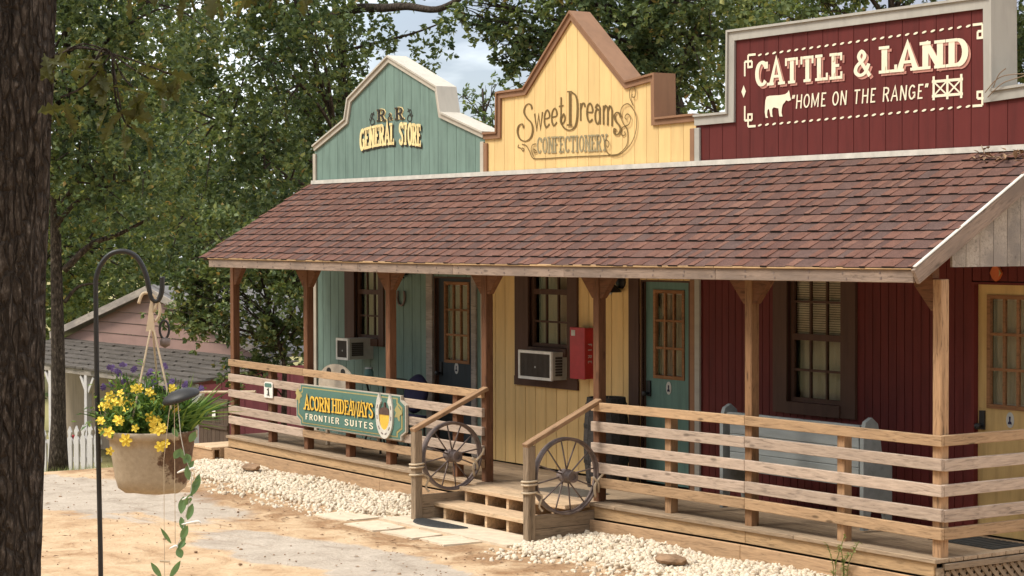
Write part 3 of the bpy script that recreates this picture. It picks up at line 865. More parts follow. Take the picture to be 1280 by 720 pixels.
siding(teal, TX0, TX1, 0.20, 0.0, 2.95, 'teal', [tw_, td])
window(teal, *tw_, 0.12, 'dark_brown', 'dark_brown', [1.56, 1.86, 2.12], tl=0.24)
obj('window_filler', MB().box((-11.22, WY + 0.02, 0.98), (-10.62, WY + 0.05, 1.19)), 'ac_body', teal, (-10.9, WY, 1.1))
door(teal, td[0], td[1], 'door_navy', 'door_wood', gx=(-9.20, -8.66), gz_=(1.06, 2.02), trims=[(-9.50, -9.365, 'grey_board'), (-8.515, -8.42, 'grey_board')])
store_body(teal, TX0, TX1, 3.3, 'teal')
# --- yellow store
yel = thing('storefront', ((TX1 + YX1) / 2, WY, GZ), 'yellow western store front with a tall brown-edged pointed gable, middle of the row', 'shop', G_ST)
y_out = [(TX1, 3.72), (-7.965, 3.72), (-7.955, 4.17), (-7.43, 4.18), (-6.55, 4.95), (-5.58, 4.14), (-5.105, 4.19), (-5.095, 3.735), (YX1, 3.745)]
siding(yel, TX1, YX1, 0.20, 3.0, y_out, 'yellow', groove=0.005, thick=0.005)
obj('parapet_core', MB().prism([(TX1 + 0.002, 2.9), (YX1, 2.9)] + y_out[::-1], WY + 0.0055, WY + 0.22), 'yellow', yel, (-6.4, WY, 3.6))
parapet(yel, y_out, 'brown_trim', 'brown_trim')
vboard('corner_board', TX1 + 0.036, WY - 0.0141, 0.0, 3.62, 0.07, 0.026, 'brown_trim', yel)
vboard('corner_board', YX1 - 0.036, WY - 0.0141, 0.0, 3.62, 0.07, 0.026, 'brown_trim', yel)
yw = (-7.36, -6.62, 1.33, 2.45); yd = (-5.33, -4.58, 0.0, 2.10)
siding(yel, TX1, YX1, 0.20, 0.0, 2.95, 'yellow_low', [yw, yd, (-7.36, -6.62, 1.0, 1.33)])
window(yel, *yw, 0.18, 'dark_brown', 'dark_brown', [1.61, 1.94, 2.2], tl=0.26)
obj('apron_board', MB().box((-7.63, WY - 0.03, 0.89), (-6.43, WY - 0.004, 0.99)), 'dark_brown', yel, (-7.0, WY, 0.94))
for a_, b_ in ((-7.62, -7.36), (-6.62, -6.44)):
    obj('trim_board', MB().box((a_, WY - 0.028, 0.99), (b_, WY - 0.003, 1.24)), 'dark_brown', yel, ((a_ + b_) / 2, WY, 1.1))
obj('window_filler', MB().box((-7.36, WY + 0.02, 0.99), (-6.62, WY + 0.05, 1.24)), 'ac_body', yel, (-6.7, WY, 1.1))
door(yel, yd[0], yd[1], 'door_teal', 'door_wood', z1=2.08, gx=(-5.20, -4.70), gz_=(1.09, 2.0), trims=[(-5.53, -5.365, 'dark_brown')])
store_body(yel, TX1 + 0.003, YX1, 3.3, 'yellow')
# --- red store
red = thing('storefront', ((YX1 + RX1) / 2, WY, GZ), 'dark red western store front with a square grey-edged sign parapet, near end of the row', 'shop', G_ST)
r_out = [(YX1, 3.73), (-3.945, 3.735), (-3.935, 4.525), (-0.575, 4.535), (-0.565, 3.75), (RX1, 3.78)]
siding(red, YX1, RX1, 0.20, 3.0, r_out, 'red', groove=0.007, thick=0.006)
obj('parapet_core', MB().prism([(YX1 + 0.002, 2.9), (RX1, 2.9)] + r_out[::-1], WY + 0.0065, WY + 0.22), 'red', red, (-2.2, WY, 3.6))
parapet(red, r_out, 'grey_trim', 'grey_trim', width=0.085, depth=0.27)
vboard('corner_board', YX1 + 0.040, WY - 0.0142, 0.0, 3.62, 0.078, 0.027, 'grey_trim', red)
rw = (-3.10, -2.37, 0.99, 2.45); rd = (-0.80, -0.02, 0.0, 2.16)
siding(red, YX1, RX1, 0.10, 0.0, 2.95, 'red', [rw, rd], groove=0.008)
window(red, *rw, 0.19, 'dark_brown', 'dark_brown', [1.29, 1.60, 1.93], blinds=True, sill=0.11)
door(red, rd[0] + 0.03, rd[1] - 0.03, 'door_yellow', 'door_wood', z1=2.13, gx=(-0.665, -0.145), gz_=(1.085, 2.045), jamb='red')
store_body(red, YX1 + 0.003, RX1, 3.3, 'red')

# painted lettering and marks (flat paint on the boards)
LY = WY - 0.004
def paint(name, mb, mat, parent, y=LY): return obj(name, mb, mat, parent, tuple(sum(c) / len(mb.v) for c in zip(*mb.v)))
# red sign
for wd, a, b in (('CATTLE', -3.56, -2.36), ('&', -2.22, -1.99), ('LAND', -1.88, -0.83)):
    z0 = 3.965
    paint('letter_shadow', write(wd, line_warp(a, b, z0 + (b + 3.5) * 0.008, z0 + 0.235 + (b + 3.5) * 0.008, 0, 0.022, -0.022), LY + 0.001, 0.16 if wd == '&' else 0.205, 0.12, True, 0.12), 'letterpink', red)
    paint('lettering', write(wd, line_warp(a, b, z0 + (b + 3.5) * 0.008, z0 + 0.24 + (b + 3.5) * 0.008), LY - 0.006, 0.15 if wd == '&' else 0.205, 0.11, True, 0.12), 'lettercream', red)
paint('lettering', write('"HOME ON THE RANGE"', line_warp(-3.06, -1.31, 3.735, 3.865), LY, 0.13, 0.11, False, 0.10, 0.10), 'lettercream', red)
def map_cow(p): return (-3.43 + (p[0] - 255) * 0.00158, 3.665 + (620 - p[1]) * 0.00102)
cow = [(272, 418), (262, 450), (258, 500), (256, 560), (264, 612), (285, 618), (276, 590), (280, 545), (292, 530), (300, 560), (308, 606), (328, 612), (322, 585), (322, 540), (335, 522), (378, 536), (382, 575), (386, 610), (414, 614), (406, 580), (408, 540), (416, 505), (436, 482), (446, 466), (466, 477), (490, 468), (482, 440), (478, 410), (470, 376), (460, 396), (438, 410), (400, 414), (300, 412)]
paint('cow_mark', MB().prism([map_cow(p) for p in cow], LY - 0.003, LY - 0.001), 'lettercream', red)
def bar(mb, a, b, w, y):
    a, b = Vector(a), Vector(b); d = (b - a).normalized(); n = Vector((-d.y, d.x)) * w / 2
    mb.add([(p.x, y, p.y) for p in (a + n, b + n, b - n, a - n)], [(3, 2, 1, 0)])
mb = MB()
fx0, fx1, fz0, fz1 = -1.26, -0.90, 3.715, 3.92
for i, xx in enumerate((fx0 + 0.02, (fx0 + fx1) / 2, fx1 - 0.02)): bar(mb, (xx, fz0), (xx, fz1), 0.026, LY - 0.001)
for zz in (fz0 + 0.035, fz1 - 0.045): bar(mb, (fx0, zz), (fx1, zz), 0.024, LY - 0.0015)
for q in range(2):
    xa = fx0 + 0.02 + q * 0.16; xb = xa + 0.16
    bar(mb, (xa, fz0 + 0.035), (xb, fz1 - 0.045), 0.015, LY - 0.002 - q * 0.0003)
    bar(mb, (xa, fz1 - 0.045), (xb, fz0 + 0.035), 0.015, LY - 0.0026 - q * 0.0003)
paint('fence_mark', mb, 'lettercream', red)
mb = MB()
def dash(x, z, w=0.055, h=0.020):
    mb.prism([(x + w / 2 * math.cos(a * math.pi / 5), z + h / 2 * math.sin(a * math.pi / 5) + 0.1 * w * math.cos(a * math.pi / 5)) for a in range(10)], LY - 0.003, LY - 0.001)
nd = 27
for i in range(nd):
    u = i / (nd - 1)
    dash(-3.50 + u * 2.66, 4.275 + 0.045 * u); dash(-3.50 + u * 2.66, 3.605 + 0.035 * u)
for xx, zz in ((-3.735, 3.94), (-0.625, 3.985)):
    mb.prism([(xx - 0.032, zz), (xx, zz - 0.06), (xx + 0.032, zz), (xx, zz + 0.06)], LY - 0.003, LY - 0.001)
for cx, cz, sx, sz in ((-3.72, 4.285, 1, -1), (-0.63, 4.325, -1, -1), (-3.72, 3.60, 1, 1), (-0.63, 3.64, -1, 1)):
    k = 0.0
    for a, b in (((0.0, 0.20), (0.0, 0.06)), ((0.0, 0.06), (0.105, 0.06)), ((0.105, 0.06), (0.105, 0.125)), ((0.105, 0.115), (0.04, 0.115)), ((0.05, 0.115), (0.05, 0.0)), ((0.05, 0.0), (0.16, 0.0))):
        k += 0.0003
        bar(mb, (cx + sx * a[0], cz + sz * a[1]), (cx + sx * b[0], cz + sz * b[1]), 0.022, LY - 0.001 - k)
paint('border_mark', mb, 'lettercream', red)['kind'] = 'stuff'
# teal sign
for nm, sx, sz, mt, yy, tv, th in (('letter_shadow', 0.02, -0.022, 'letterblack', LY + 0.001, 0.30, 0.17), ('lettering', 0, 0, 'letteryellow', LY - 0.006, 0.27, 0.14)):
    for wd, a, b in (('GENERAL', -11.08, -10.24), ('STORE', -10.13, -9.62)):
        def wp(u, v, a=a, b=b):
            x = a + (b - a) * u
            q = 1 - ((x + 10.35) / 0.76) ** 2
            return (x + sx, 3.628 + 0.055 * q + (0.268) * v + sz)
        paint(nm, write(wd, wp, yy, tv, th), mt, teal)
for nm, mt, yy, tv, th in (('letter_outline', 'letteryellow', LY + 0.001, 0.30, 0.19), ('lettering', 'letterblack', LY - 0.006, 0.19, 0.09)):
    paint(nm, write('R', line_warp(-10.65, -10.45, 3.985, 4.135), yy, tv, th), mt, teal)
    paint(nm, write('R', line_warp(-10.22, -10.03, 3.985, 4.135), yy, tv, th), mt, teal)
    paint(nm, write('&', line_warp(-10.40, -10.28, 3.985, 4.075), yy, tv * 0.8, th), mt, teal)
def curl(mb, pts, w, y, tap=True):
    p = sm(pts, 6); n = len(p)
    for_w = lambda d: w
    ribbon(mb, p, for_w, lambda a, b: (a, b), y)
mb = MB()
for s, cx in ((1, -10.80), (-1, -9.87)):
    curl(mb, [(cx + s * 0.07, 4.07), (cx + s * 0.0, 4.09), (cx - s * 0.02, 4.04), (cx + s * 0.05, 4.02), (cx + s * 0.07, 3.97), (cx, 3.95), (cx - s * 0.03, 3.99)], 0.014, LY - 0.001)
    curl(mb, [(cx - s * 0.05, 4.03), (cx - s * 0.02, 4.0), (cx + s * 0.02, 4.06), (cx + s * 0.06, 4.11)], 0.016, LY - 0.0015)
paint('scroll_mark', mb, 'letterblack', teal)
# yellow sign
SA = [45, 200, 527, 800, 1130]
def sgn(a, b):                                # a level grid over the yellow sign
    return (float(np.interp(a, SA, [-7.598, -7.262, -6.579, -6.034, -5.405])), float(np.interp(a, SA, [4.3013, 4.2795, 4.2352, 4.1998, 4.159])) - b * float(np.interp(a, SA, [0.001242, 0.001227, 0.001197, 0.001173, 0.001145])))
def Zs(p): return [sgn(*q) for q in p]
paint('lettering', write('weet', lambda u, v: sgn(200 + 272 * u, 455 - 62 * u - 245 * v), LY, 0.095, 0.05, False, 0.03), 'letterbrown', yel)
paint('lettering', write('ream', lambda u, v: sgn(606 + 312 * u, 365 + 52 * u - (258 + 30 * u) * v), LY, 0.10, 0.05, False, 0.03), 'letterbrown', yel)
mb = MB()
def capw(mb, pts, w0, w1, y):
    p = sm(pts, 6)
    ribbon(mb, p, lambda d: w0 + (w1 - w0) * abs(d.y) ** 1.5, lambda a, b: (a, b), y)
capw(mb, Zs([(182, 262), (172, 225), (145, 215), (118, 245), (112, 295), (140, 345), (175, 385), (188, 445), (172, 515), (125, 550), (75, 530), (52, 470), (62, 415), (95, 395), (108, 430)]), 0.010, 0.034, LY - 0.001)
capw(mb, Zs([(540, 110), (578, 140), (592, 210), (590, 330), (572, 415), (530, 450), (480, 435), (445, 380), (446, 330)]), 0.012, 0.032, LY - 0.004)
capw(mb, Zs([(985, 335), (975, 302), (950, 292), (930, 320), (940, 365), (975, 410), (985, 450), (960, 490), (930, 480), (930, 440), (950, 450)]), 0.013, 0.034, LY - 0.007)
bar(mb, Zs([(527, 105)])[0], Zs([(527, 405)])[0], 0.036, LY - 0.010)
bar(mb, Zs([(505, 105)])[0], Zs([(550, 105)])[0], 0.016, LY - 0.0105)
bar(mb, Zs([(503, 405)])[0], Zs([(552, 405)])[0], 0.020, LY - 0.0106)
paint('lettering', mb, 'letterbrown', yel)
paint('lettering', write('CONFECTIONERY', lambda u, v: sgn(225 + 635 * u, 663 - 24 * u - (148 + 6 * u) * v), LY, 0.17, 0.11, True, 0.08), 'lettergrey', yel)
mb = MB()
for i, pts in enumerate(([(60, 580), (55, 605), (78, 612), (100, 640), (108, 620), (90, 610)], [(92, 578), (130, 590), (160, 640), (190, 700), (260, 708), (560, 690), (900, 676), (985, 650), (1040, 580), (1048, 480), (1030, 420), (1000, 430), (985, 465), (1000, 500), (1025, 490), (1018, 460)],
        [(230, 650), (205, 655), (200, 620), (225, 640)], [(225, 575), (190, 585), (180, 630), (200, 690)], [(850, 600), (870, 655), (930, 680), (1010, 650), (1090, 560), (1130, 430), (1120, 300), (1060, 215), (1000, 250), (995, 340), (1030, 410), (1070, 390), (1078, 330), (1050, 305), (1030, 335), (1045, 355)],
        [(1105, 230), (1075, 160), (1075, 90), (1100, 65), (1125, 90), (1120, 150), (1095, 150), (1098, 125)], [(850, 600), (845, 560), (865, 540), (888, 565), (880, 605), (866, 590)])):
    curl(mb, Zs(pts), 0.012, LY - 0.0005 - 0.0030 * i)
paint('scroll_mark', mb, 'letterbrown', yel)

# ------------------------------------------------------------------ porch
porch = thing('porch', (-6.2, 0.5, GZ), 'long open timber porch with plank railings and a brown shingled roof', 'porch')
SL = 0.597
def roofz(x, y): return 2.305 + (y + 0.39) * SL + ez(x) * (1 - (y + 0.39) / 1.59)
PX = DZX
for i, x in enumerate(PX):
    pm = 'post' if i > 5 else 'post_mid' if i > 4 else 'post_shaded'  # shade painted in: post wood gets darker towards the far end
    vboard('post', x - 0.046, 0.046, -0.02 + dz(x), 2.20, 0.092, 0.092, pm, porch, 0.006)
    zb = 1.93
    for s in (-1, 1):
        if (i == 0 and s < 0) or (i == 6 and s > 0): continue
        xe = x if s > 0 else x - 0.092
        obj('brace', MB().prism([(xe, 1.95), (xe + s * 0.03, 1.95), (xe + s * 0.215, 2.15), (xe + s * 0.215, 2.20), (xe, 2.20)], 0.014, 0.078), 'post_shaded', porch, (xe + s * 0.1, 0.046, 2.08))
# deck boards, rim, skirt
xs_ = [-12.30, -8.3, -4.2, 0.03]
nb = 8
for r_ in range(nb):
    y0 = -0.10 + r_ * (1.295 / nb)
    off = (0.7 if r_ % 2 else 0.0)
    cuts = [-12.30] + [c_ + off for c_ in (-10.3, -7.2, -4.1, -1.6) ] + [0.04]
    for a, b in zip(cuts[:-1], cuts[1:]):
        z = -0.018
        za, zb_ = z + dz(a), z + dz(b)
        beam('deck_board', (a + 0.002, y0 + 0.078, za), (b - 0.002, y0 + 0.078, zb_), 0.034, 1.295 / nb - 0.007, 'deck', porch)
for a, b in ((-12.28, -8.40), (-8.40, -6.30), (-6.30, -4.46), (-4.46, -2.25), (-2.25, 0.0)):
    beam('rim_board', (a + 0.002, -0.055, -0.092 + dz(a)), (b - 0.002, -0.055, -0.092 + dz(b)), 0.112, 0.036, 'rim', porch)
    if not (a == -6.30): beam('skirt_board', (a + 0.002, -0.115, -0.262 + dz(a)), (b - 0.002, -0.115, -0.262 + dz(b)), 0.21, 0.034, 'skirt', porch)
beam('skirt_board', (-12.42, -0.13, -0.255), (-12.42, 1.1, -0.255), 0.23, 0.034, 'skirt', porch)
beam('rim_board', (-12.29, -0.03, -0.07), (-12.29, 1.18, -0.07), 0.13, 0.036, 'rim', porch)
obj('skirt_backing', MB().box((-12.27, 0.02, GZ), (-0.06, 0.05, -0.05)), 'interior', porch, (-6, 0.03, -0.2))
beam('corner_block', (-0.03, -0.02, -0.21), (0.03, -0.02, -0.21), 0.29, 0.07, 'cheek', porch)
beam('rim_board', (0.035, 0.0, -0.06), (0.035, 1.18, -0.06), 0.05, 0.036, 'cheek', porch)
# lattice under the near end
lat = thing_part('lattice_panel', porch, (0.0, 0.6, -0.22))
for k in range(-4, 17):
    for s in (-1, 1):
        y0 = 0.02 + k * 0.085
        pts = [(y0, -0.36), (y0 + 0.27, -0.09)] if s > 0 else [(y0 + 0.27, -0.36), (y0, -0.09)]
        (ya, za), (yb, zb2) = pts
        def cl(ya, za, yb, zb2, lim):
            if (ya < lim) != (yb < lim):
                u = (lim - ya) / (yb - ya); return lim, za + (zb2 - za) * u
            return None
        P0, P1 = (ya, za), (yb, zb2)
        if max(ya, yb) < 0.05 or min(ya, yb) > 1.15: continue
        for lim in (0.04, 1.16):
            c_ = cl(*P0, *P1, lim)
            if c_:
                if (P0[0] < 0.04 or P0[0] > 1.16): P0 = c_
                else: P1 = c_
        if abs(P0[0] - P1[0]) < 0.03: continue
        xx = 0.006 if s > 0 else 0.016
        beam('lattice_slat', (xx, P0[0], P0[1]), (xx, P1[0], P1[1]), 0.036, 0.008, 'cheek', lat, 0.0, 0.001)
# railings
RZ = [(0.885, 0.970, 'rail_orange'), (0.685, 0.780, 'rail_grey'), (0.487, 0.580, 'rail_grey'), (0.283, 0.383, 'rail_grey'), (0.146, 0.240, 'rail_orange')]
def rail_run(cuts, rows=RZ, y=-0.021):
    for (z0, z1, m) in rows:
        for a, b in zip(cuts[:-1], cuts[1:]):
            j = rng.uniform(-0.006, 0.006)
            beam('rail_board', (a + 0.002, y, (z0 + z1) / 2 + dz(a) + j), (b - 0.002, y, (z0 + z1) / 2 + dz(b) + j), z1 - z0, 0.038, m, porch)
rail_run([-12.34, -10.36, -6.46], [r_ for r_ in RZ[:4]])
rail_run([-12.34 + 0.0, -10.36], [(0.15, 0.25, 'rail_grey')])
rail_run([-10.36, -6.46], [(0.150, 0.240, 'rail_orange')])
rail_run([-4.56, -2.30, 0.045])
for (z0, z1, m) in RZ:
    beam('rail_board', (0.022, 0.0, (z0 + z1) / 2 + 0.006), (0.022, 1.17, (z0 + z1) / 2 + 0.006), z1 - z0, 0.038, 'rail_orange' if m == 'rail_orange' else 'rail_grey', porch)
for x in (-11.28, -9.35, -7.05, -3.42, -1.13):
    vboard('baluster', x, 0.045, -0.02 + dz(x), 0.90 + dz(x), 0.088, 0.088, 'post' if x > -5 else 'post_shaded', porch)
# roof: deck, beam, fascia, rake, gable boards, shingles
mb = MB()
for a, b in zip(PX[:-1], PX[1:]):
    a2 = -12.34 if a == PX[0] else a; b2 = 0.1 if b == 0 else b
    vs = []
    for x in (a2, b2):
        for y in (-0.375, 1.198):
            for o_ in (-0.05, -0.004): vs.append((x, y, roofz(x, y) + o_))
    mb.add(vs, [(0, 2, 6, 4), (1, 5, 7, 3), (0, 4, 5, 1), (2, 3, 7, 6), (0, 1, 3, 2), (4, 6, 7, 5)])
roof = obj('roof', mb, 'dark_wood', porch, (-6.1, 0.4, 2.7))
for a, b in ((-12.26, -6.44), (-6.44, 0.0)):
    beam('header_beam', (a, 0.046, 2.255 + ez(a)), (b - (0.1 if b == 0 else 0), 0.046, 2.255 + ez(b)), 0.10, 0.08, 'post_shaded', porch)
for a, b in ((-12.12, -8.39), (-8.39, -6.44), (-6.44, -4.48), (-4.48, -2.25), (-2.25, 0.10)):
    beam('fascia_board', (a + 0.001, -0.395, 2.230 + ez(a)), (b - 0.001, -0.395, 2.230 + ez(b)), 0.10, 0.03, 'fascia', roof)
    beam('drip_board', (a + 0.001, -0.405, 2.292 + ez(a)), (b - 0.001, -0.405, 2.292 + ez(b)), 0.022, 0.05, 'rim', roof)
sl = math.atan(SL)
mb = MB()
x = -12.0
while x < 0.05:
    for zz in (2.205, 2.252):
        xx = x + rng.uniform(-0.03, 0.03); q = zz + ez(xx) + rng.uniform(-0.008, 0.008); r_ = rng.uniform(0.006, 0.010)
        mb.box((xx - r_, -0.413, q - r_), (xx + r_, -0.409, q + r_))
    x += 0.405
o = obj('nail_heads', mb, 'iron', roof, (-6, -0.41, 2.23)); o['kind'] = 'stuff'
ra, rb = Vector((0.12, -0.41, 2.225)), Vector((0.12, 1.19, 2.225 + 1.6 * SL))
beam('rake_board', ra, rb, 0.125, 0.035, 'fascia', roof)
ra2, rb2 = Vector((0.125, -0.425, 2.302)), Vector((0.125, 1.19, 2.302 + 1.615 * SL))
beam('drip_edge', ra2, rb2, 0.012, 0.034, 'flash', roof)
for k in range(7):
    y0 = 0.10 + k * 0.157; y1 = y0 + 0.152
    mb = MB().add([(0.0, y0, 2.295), (0.0, y1, 2.295), (0.0, y1, roofz(0, y1) - 0.05), (0.0, y0, roofz(0, y0) - 0.05), (0.022, y0, 2.295), (0.022, y1, 2.295), (0.022, y1, roofz(0, y1) - 0.05), (0.022, y0, roofz(0, y0) - 0.05)],
                  [(3, 2, 1, 0), (4, 5, 6, 7), (0, 1, 5, 4), (1, 2, 6, 5), (2, 3, 7, 6), (3, 0, 4, 7)])
    # grain of these runs upright
    o = obj('gable_board', mb, 'grey_board', roof, (0.011, (y0 + y1) / 2, 2.6))
for a, b in ((TX0, TX1), (TX1, YX1), (YX1, 0.05)):
    mb = MB().box((a, WY - 0.06, 3.243), (b - 0.002, WY - 0.0435, 3.292))
    mb.box((a, WY - 0.0435, 3.275), (b - 0.002, WY - 0.0275, 3.292))
    obj('flashing', mb, 'flash', roof, ((a + b) / 2, WY, 3.26))
# shingles
tabs = []
EX = 0.1425
ncourse = 13
_sm = {}
def tab_mesh(w, th):
    key = (w, th)
    if key in _sm: return _sm[key]
    h = EX + 0.035
    mb = MB().add([(-w / 2, 0, 0.002), (w / 2, 0, 0.002), (w / 2, h, 0.0), (-w / 2, h, 0.0), (-w / 2, 0, th), (w / 2, 0, th), (w / 2, h, 0.003), (-w / 2, h, 0.003)],
                  [(3, 2, 1, 0), (4, 5, 6, 7), (0, 1, 5, 4), (1, 2, 6, 5), (2, 3, 7, 6), (3, 0, 4, 7)])
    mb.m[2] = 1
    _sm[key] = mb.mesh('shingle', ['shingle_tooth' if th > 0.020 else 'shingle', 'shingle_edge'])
    return _sm[key]
for i in range(ncourse):
    s0 = i * EX
    y = -0.425 + s0 * math.cos(sl)
    x = -12.38 - rng.uniform(0, 0.15)
    tog = i
    while x < 0.105:
        w = rng.choice([0.06, 0.08, 0.10, 0.13]) if tog % 2 else rng.choice([0.09, 0.12, 0.15, 0.19, 0.23])
        if x + w > 0.105: w = max(0.03, 0.105 - x)
        if x + w > -12.36:
            x0_ = max(x, -12.36); ww = x + w - x0_
            if ww > 0.02:
                tabs.append((x0_ + ww / 2, y, round(ww, 3), 0.024 if tog % 2 else 0.016))
        x += w; tog += 1
cl_ = Vector((11.37, -11.86, 2.53))
def tpos(tb): return Vector((tb[0], tb[1], roofz(tb[0], tb[1]) + 0.002))
tabs.sort(key=lambda tb: (tpos(tb) - cl_).length - 3 * tb[2])
rest = MB()
for k, tb in enumerate(tabs):
    p = tpos(tb)
    jit = rng.uniform(-0.004, 0.004)
    if k < 295:
        o = bpy.data.objects.new('shingle', tab_mesh(tb[2], tb[3]))
        link(o, roof, p + Vector((0, jit, 0)))
        o.rotation_euler = (sl, 0, 0)
    else:
        w, th = tb[2], tb[3]; h = EX + 0.035
        X = Matrix.Translation(p + Vector((0, jit, 0))) @ Matrix.Rotation(sl, 4, 'X')
        rest.add([(-w / 2, 0, 0.002), (w / 2, 0, 0.002), (w / 2, h, 0.0), (-w / 2, h, 0.0), (-w / 2, 0, th), (w / 2, 0, th), (w / 2, h, 0.003), (-w / 2, h, 0.003)],
                 [(3, 2, 1, 0), (4, 5, 6, 7), (0, 1, 5, 4), (1, 2, 6, 5), (2, 3, 7, 6), (3, 0, 4, 7)], 2 if th > 0.020 else 0, X)
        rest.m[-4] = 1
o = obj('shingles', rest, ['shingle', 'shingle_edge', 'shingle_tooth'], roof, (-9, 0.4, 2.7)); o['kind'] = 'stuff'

# ------------------------------------------------------------------ steps
steps = thing('porch_steps', (-5.45, -0.5, GZ), 'wooden porch steps with two treads and sloping handrails between the wagon wheels', 'steps')
SZ = -0.02
xl, xr = -6.44, -4.47
board('tread', (1.86, 0.30, 0.042), (-5.43, -0.24, -0.045), 'tread', steps)
board('tread', (1.98, 0.31, 0.042), (-5.45, -0.50, -0.195), 'tread', steps)
for x in (-6.28, -5.90, -5.52, -5.14, -4.74):
    poly = [(-0.06, -0.355), (-0.62, -0.355), (-0.62, -0.218), (-0.36, -0.218), (-0.36, -0.068), (-0.06, -0.068)]
    vs = [(x - 0.02, a, b) for a, b in poly] + [(x + 0.02, a, b) for a, b in poly]
    n = 6
    mb = MB().add(vs, [tuple(range(n)), tuple(range(2 * n - 1, n - 1, -1))] + [(i, i + n, (i + 1) % n + n, (i + 1) % n) for i in range(n)])
    obj('stringer', mb, 'tread', steps, (x, -0.34, -0.2))
for x, m in ((xl, 'cheek'), (xr, 'cheek')):
    yp = -0.855 if x == xl else -0.825
    for k in range(2):
        beam('side_board', (x, yp + 0.045, -0.285 + k * 0.132), (x, -0.075, -0.285 + k * 0.132), 0.128, 0.04, m, steps)
    vboard('stair_post', x - 0.002, yp, GZ - 0.01, 0.575, 0.088, 0.088, 'cheek', steps, 0.006)
    beam('handrail', (x, yp - 0.05, 0.575), (x, 0.0, 0.985 + dz(x)), 0.040, 0.092, 'handrail', steps)
slab = tag(obj('step_slab', MB().box((-6.75, -1.12, GZ - 0.04), (-4.42, -0.62, -0.335)), 'slab', None, (-5.5, -0.9, -0.35)), 'pale flat concrete slab at the foot of the wooden steps', 'slab')
for i, (x, y, a, w, d, lab) in enumerate(((-7.15, -1.28, 0.05, 0.62, 0.46, 'long pale paving stone left of the rubber mat'), (-6.35, -1.40, -0.04, 0.62, 0.40, 'pale paving stone in front of the rubber mat'), (-5.68, -1.36, 0.03, 0.55, 0.38, 'pale paving stone before the middle of the steps'), (-5.08, -1.33, -0.05, 0.50, 0.40, 'pale paving stone nearest the right stair post'))):
    mb = MB()
    pts = [(w / 2 * u + rng.uniform(-0.03, 0.03), d / 2 * v + rng.uniform(-0.03, 0.03)) for u, v in ((-1, -1), (0, -1.05), (1, -1), (1.04, 0), (1, 1), (0, 1), (-1, 1), (-1.05, 0))]
    n = 8
    mb.add([(p, q, -0.03) for p, q in pts] + [(p * 0.98, q * 0.98, 0.015) for p, q in pts], [tuple(range(n - 1, -1, -1)), tuple(range(n, 2 * n))] + [(k, (k + 1) % n, (k + 1) % n + n, k + n) for k in range(n)])
    o = obj('paving_stone', mb, 'slab', None, (x, y, GZ + 0.002), shift=False); o.rotation_euler = (0, 0, a)
    tag(o, lab, 'paving stone', 'paving stones at the foot of the steps')
# half-round rubber mat and woven mat
mb = MB()
pts = [(0.44 * math.cos(R(a)), -0.26 * math.sin(R(a))) for a in range(0, 181, 12)]
n = len(pts)
mb.add([(p, q, 0) for p, q in pts] + [(p * 0.97, q * 0.97, 0.012) for p, q in pts], [tuple(range(n)), tuple(range(2 * n - 1, n - 1, -1))] + [(k, (k + 1) % n, (k + 1) % n + n, k + n) for k in range(n)])
for r_ in range(6): mb.box((-0.38 + r_ * 0.03, -0.04 - r_ * 0.035, 0.012), (0.38 - r_ * 0.03, -0.025 - r_ * 0.035, 0.016))
o = obj('door_mat', mb, 'mat_black', None, (-6.0, -0.80, -0.334), shift=False); tag(o, 'black half-round rubber mat lying on the slab before the steps', 'mat')
mb = MB().box((-0.40, -0.2, 0), (0.40, 0.2, 0.01))
for k in range(12): mb.box((-0.39 + k * 0.066, -0.195, 0.01), (-0.39 + k * 0.066 + 0.04, 0.195, 0.014))
o = obj('door_mat', mb, 'mat_grey', None, (-5.25, 0.22, 0.0 + dz(-5.2)), shift=False); tag(o, 'grey ribbed mat on the porch deck at the top of the steps', 'mat')

mb = MB().box((-0.36, -0.2, 0), (0.36, 0.2, 0.01))
for k in range(11): mb.box((-0.35 + k * 0.065, -0.195, 0.01), (-0.35 + k * 0.065 + 0.04, 0.195, 0.014))
o = obj('door_mat', mb, 'mat_black', None, (-0.42, 0.86, dz(-0.4)), shift=False); tag(o, 'dark ribbed mat on the deck before the mustard door', 'mat')

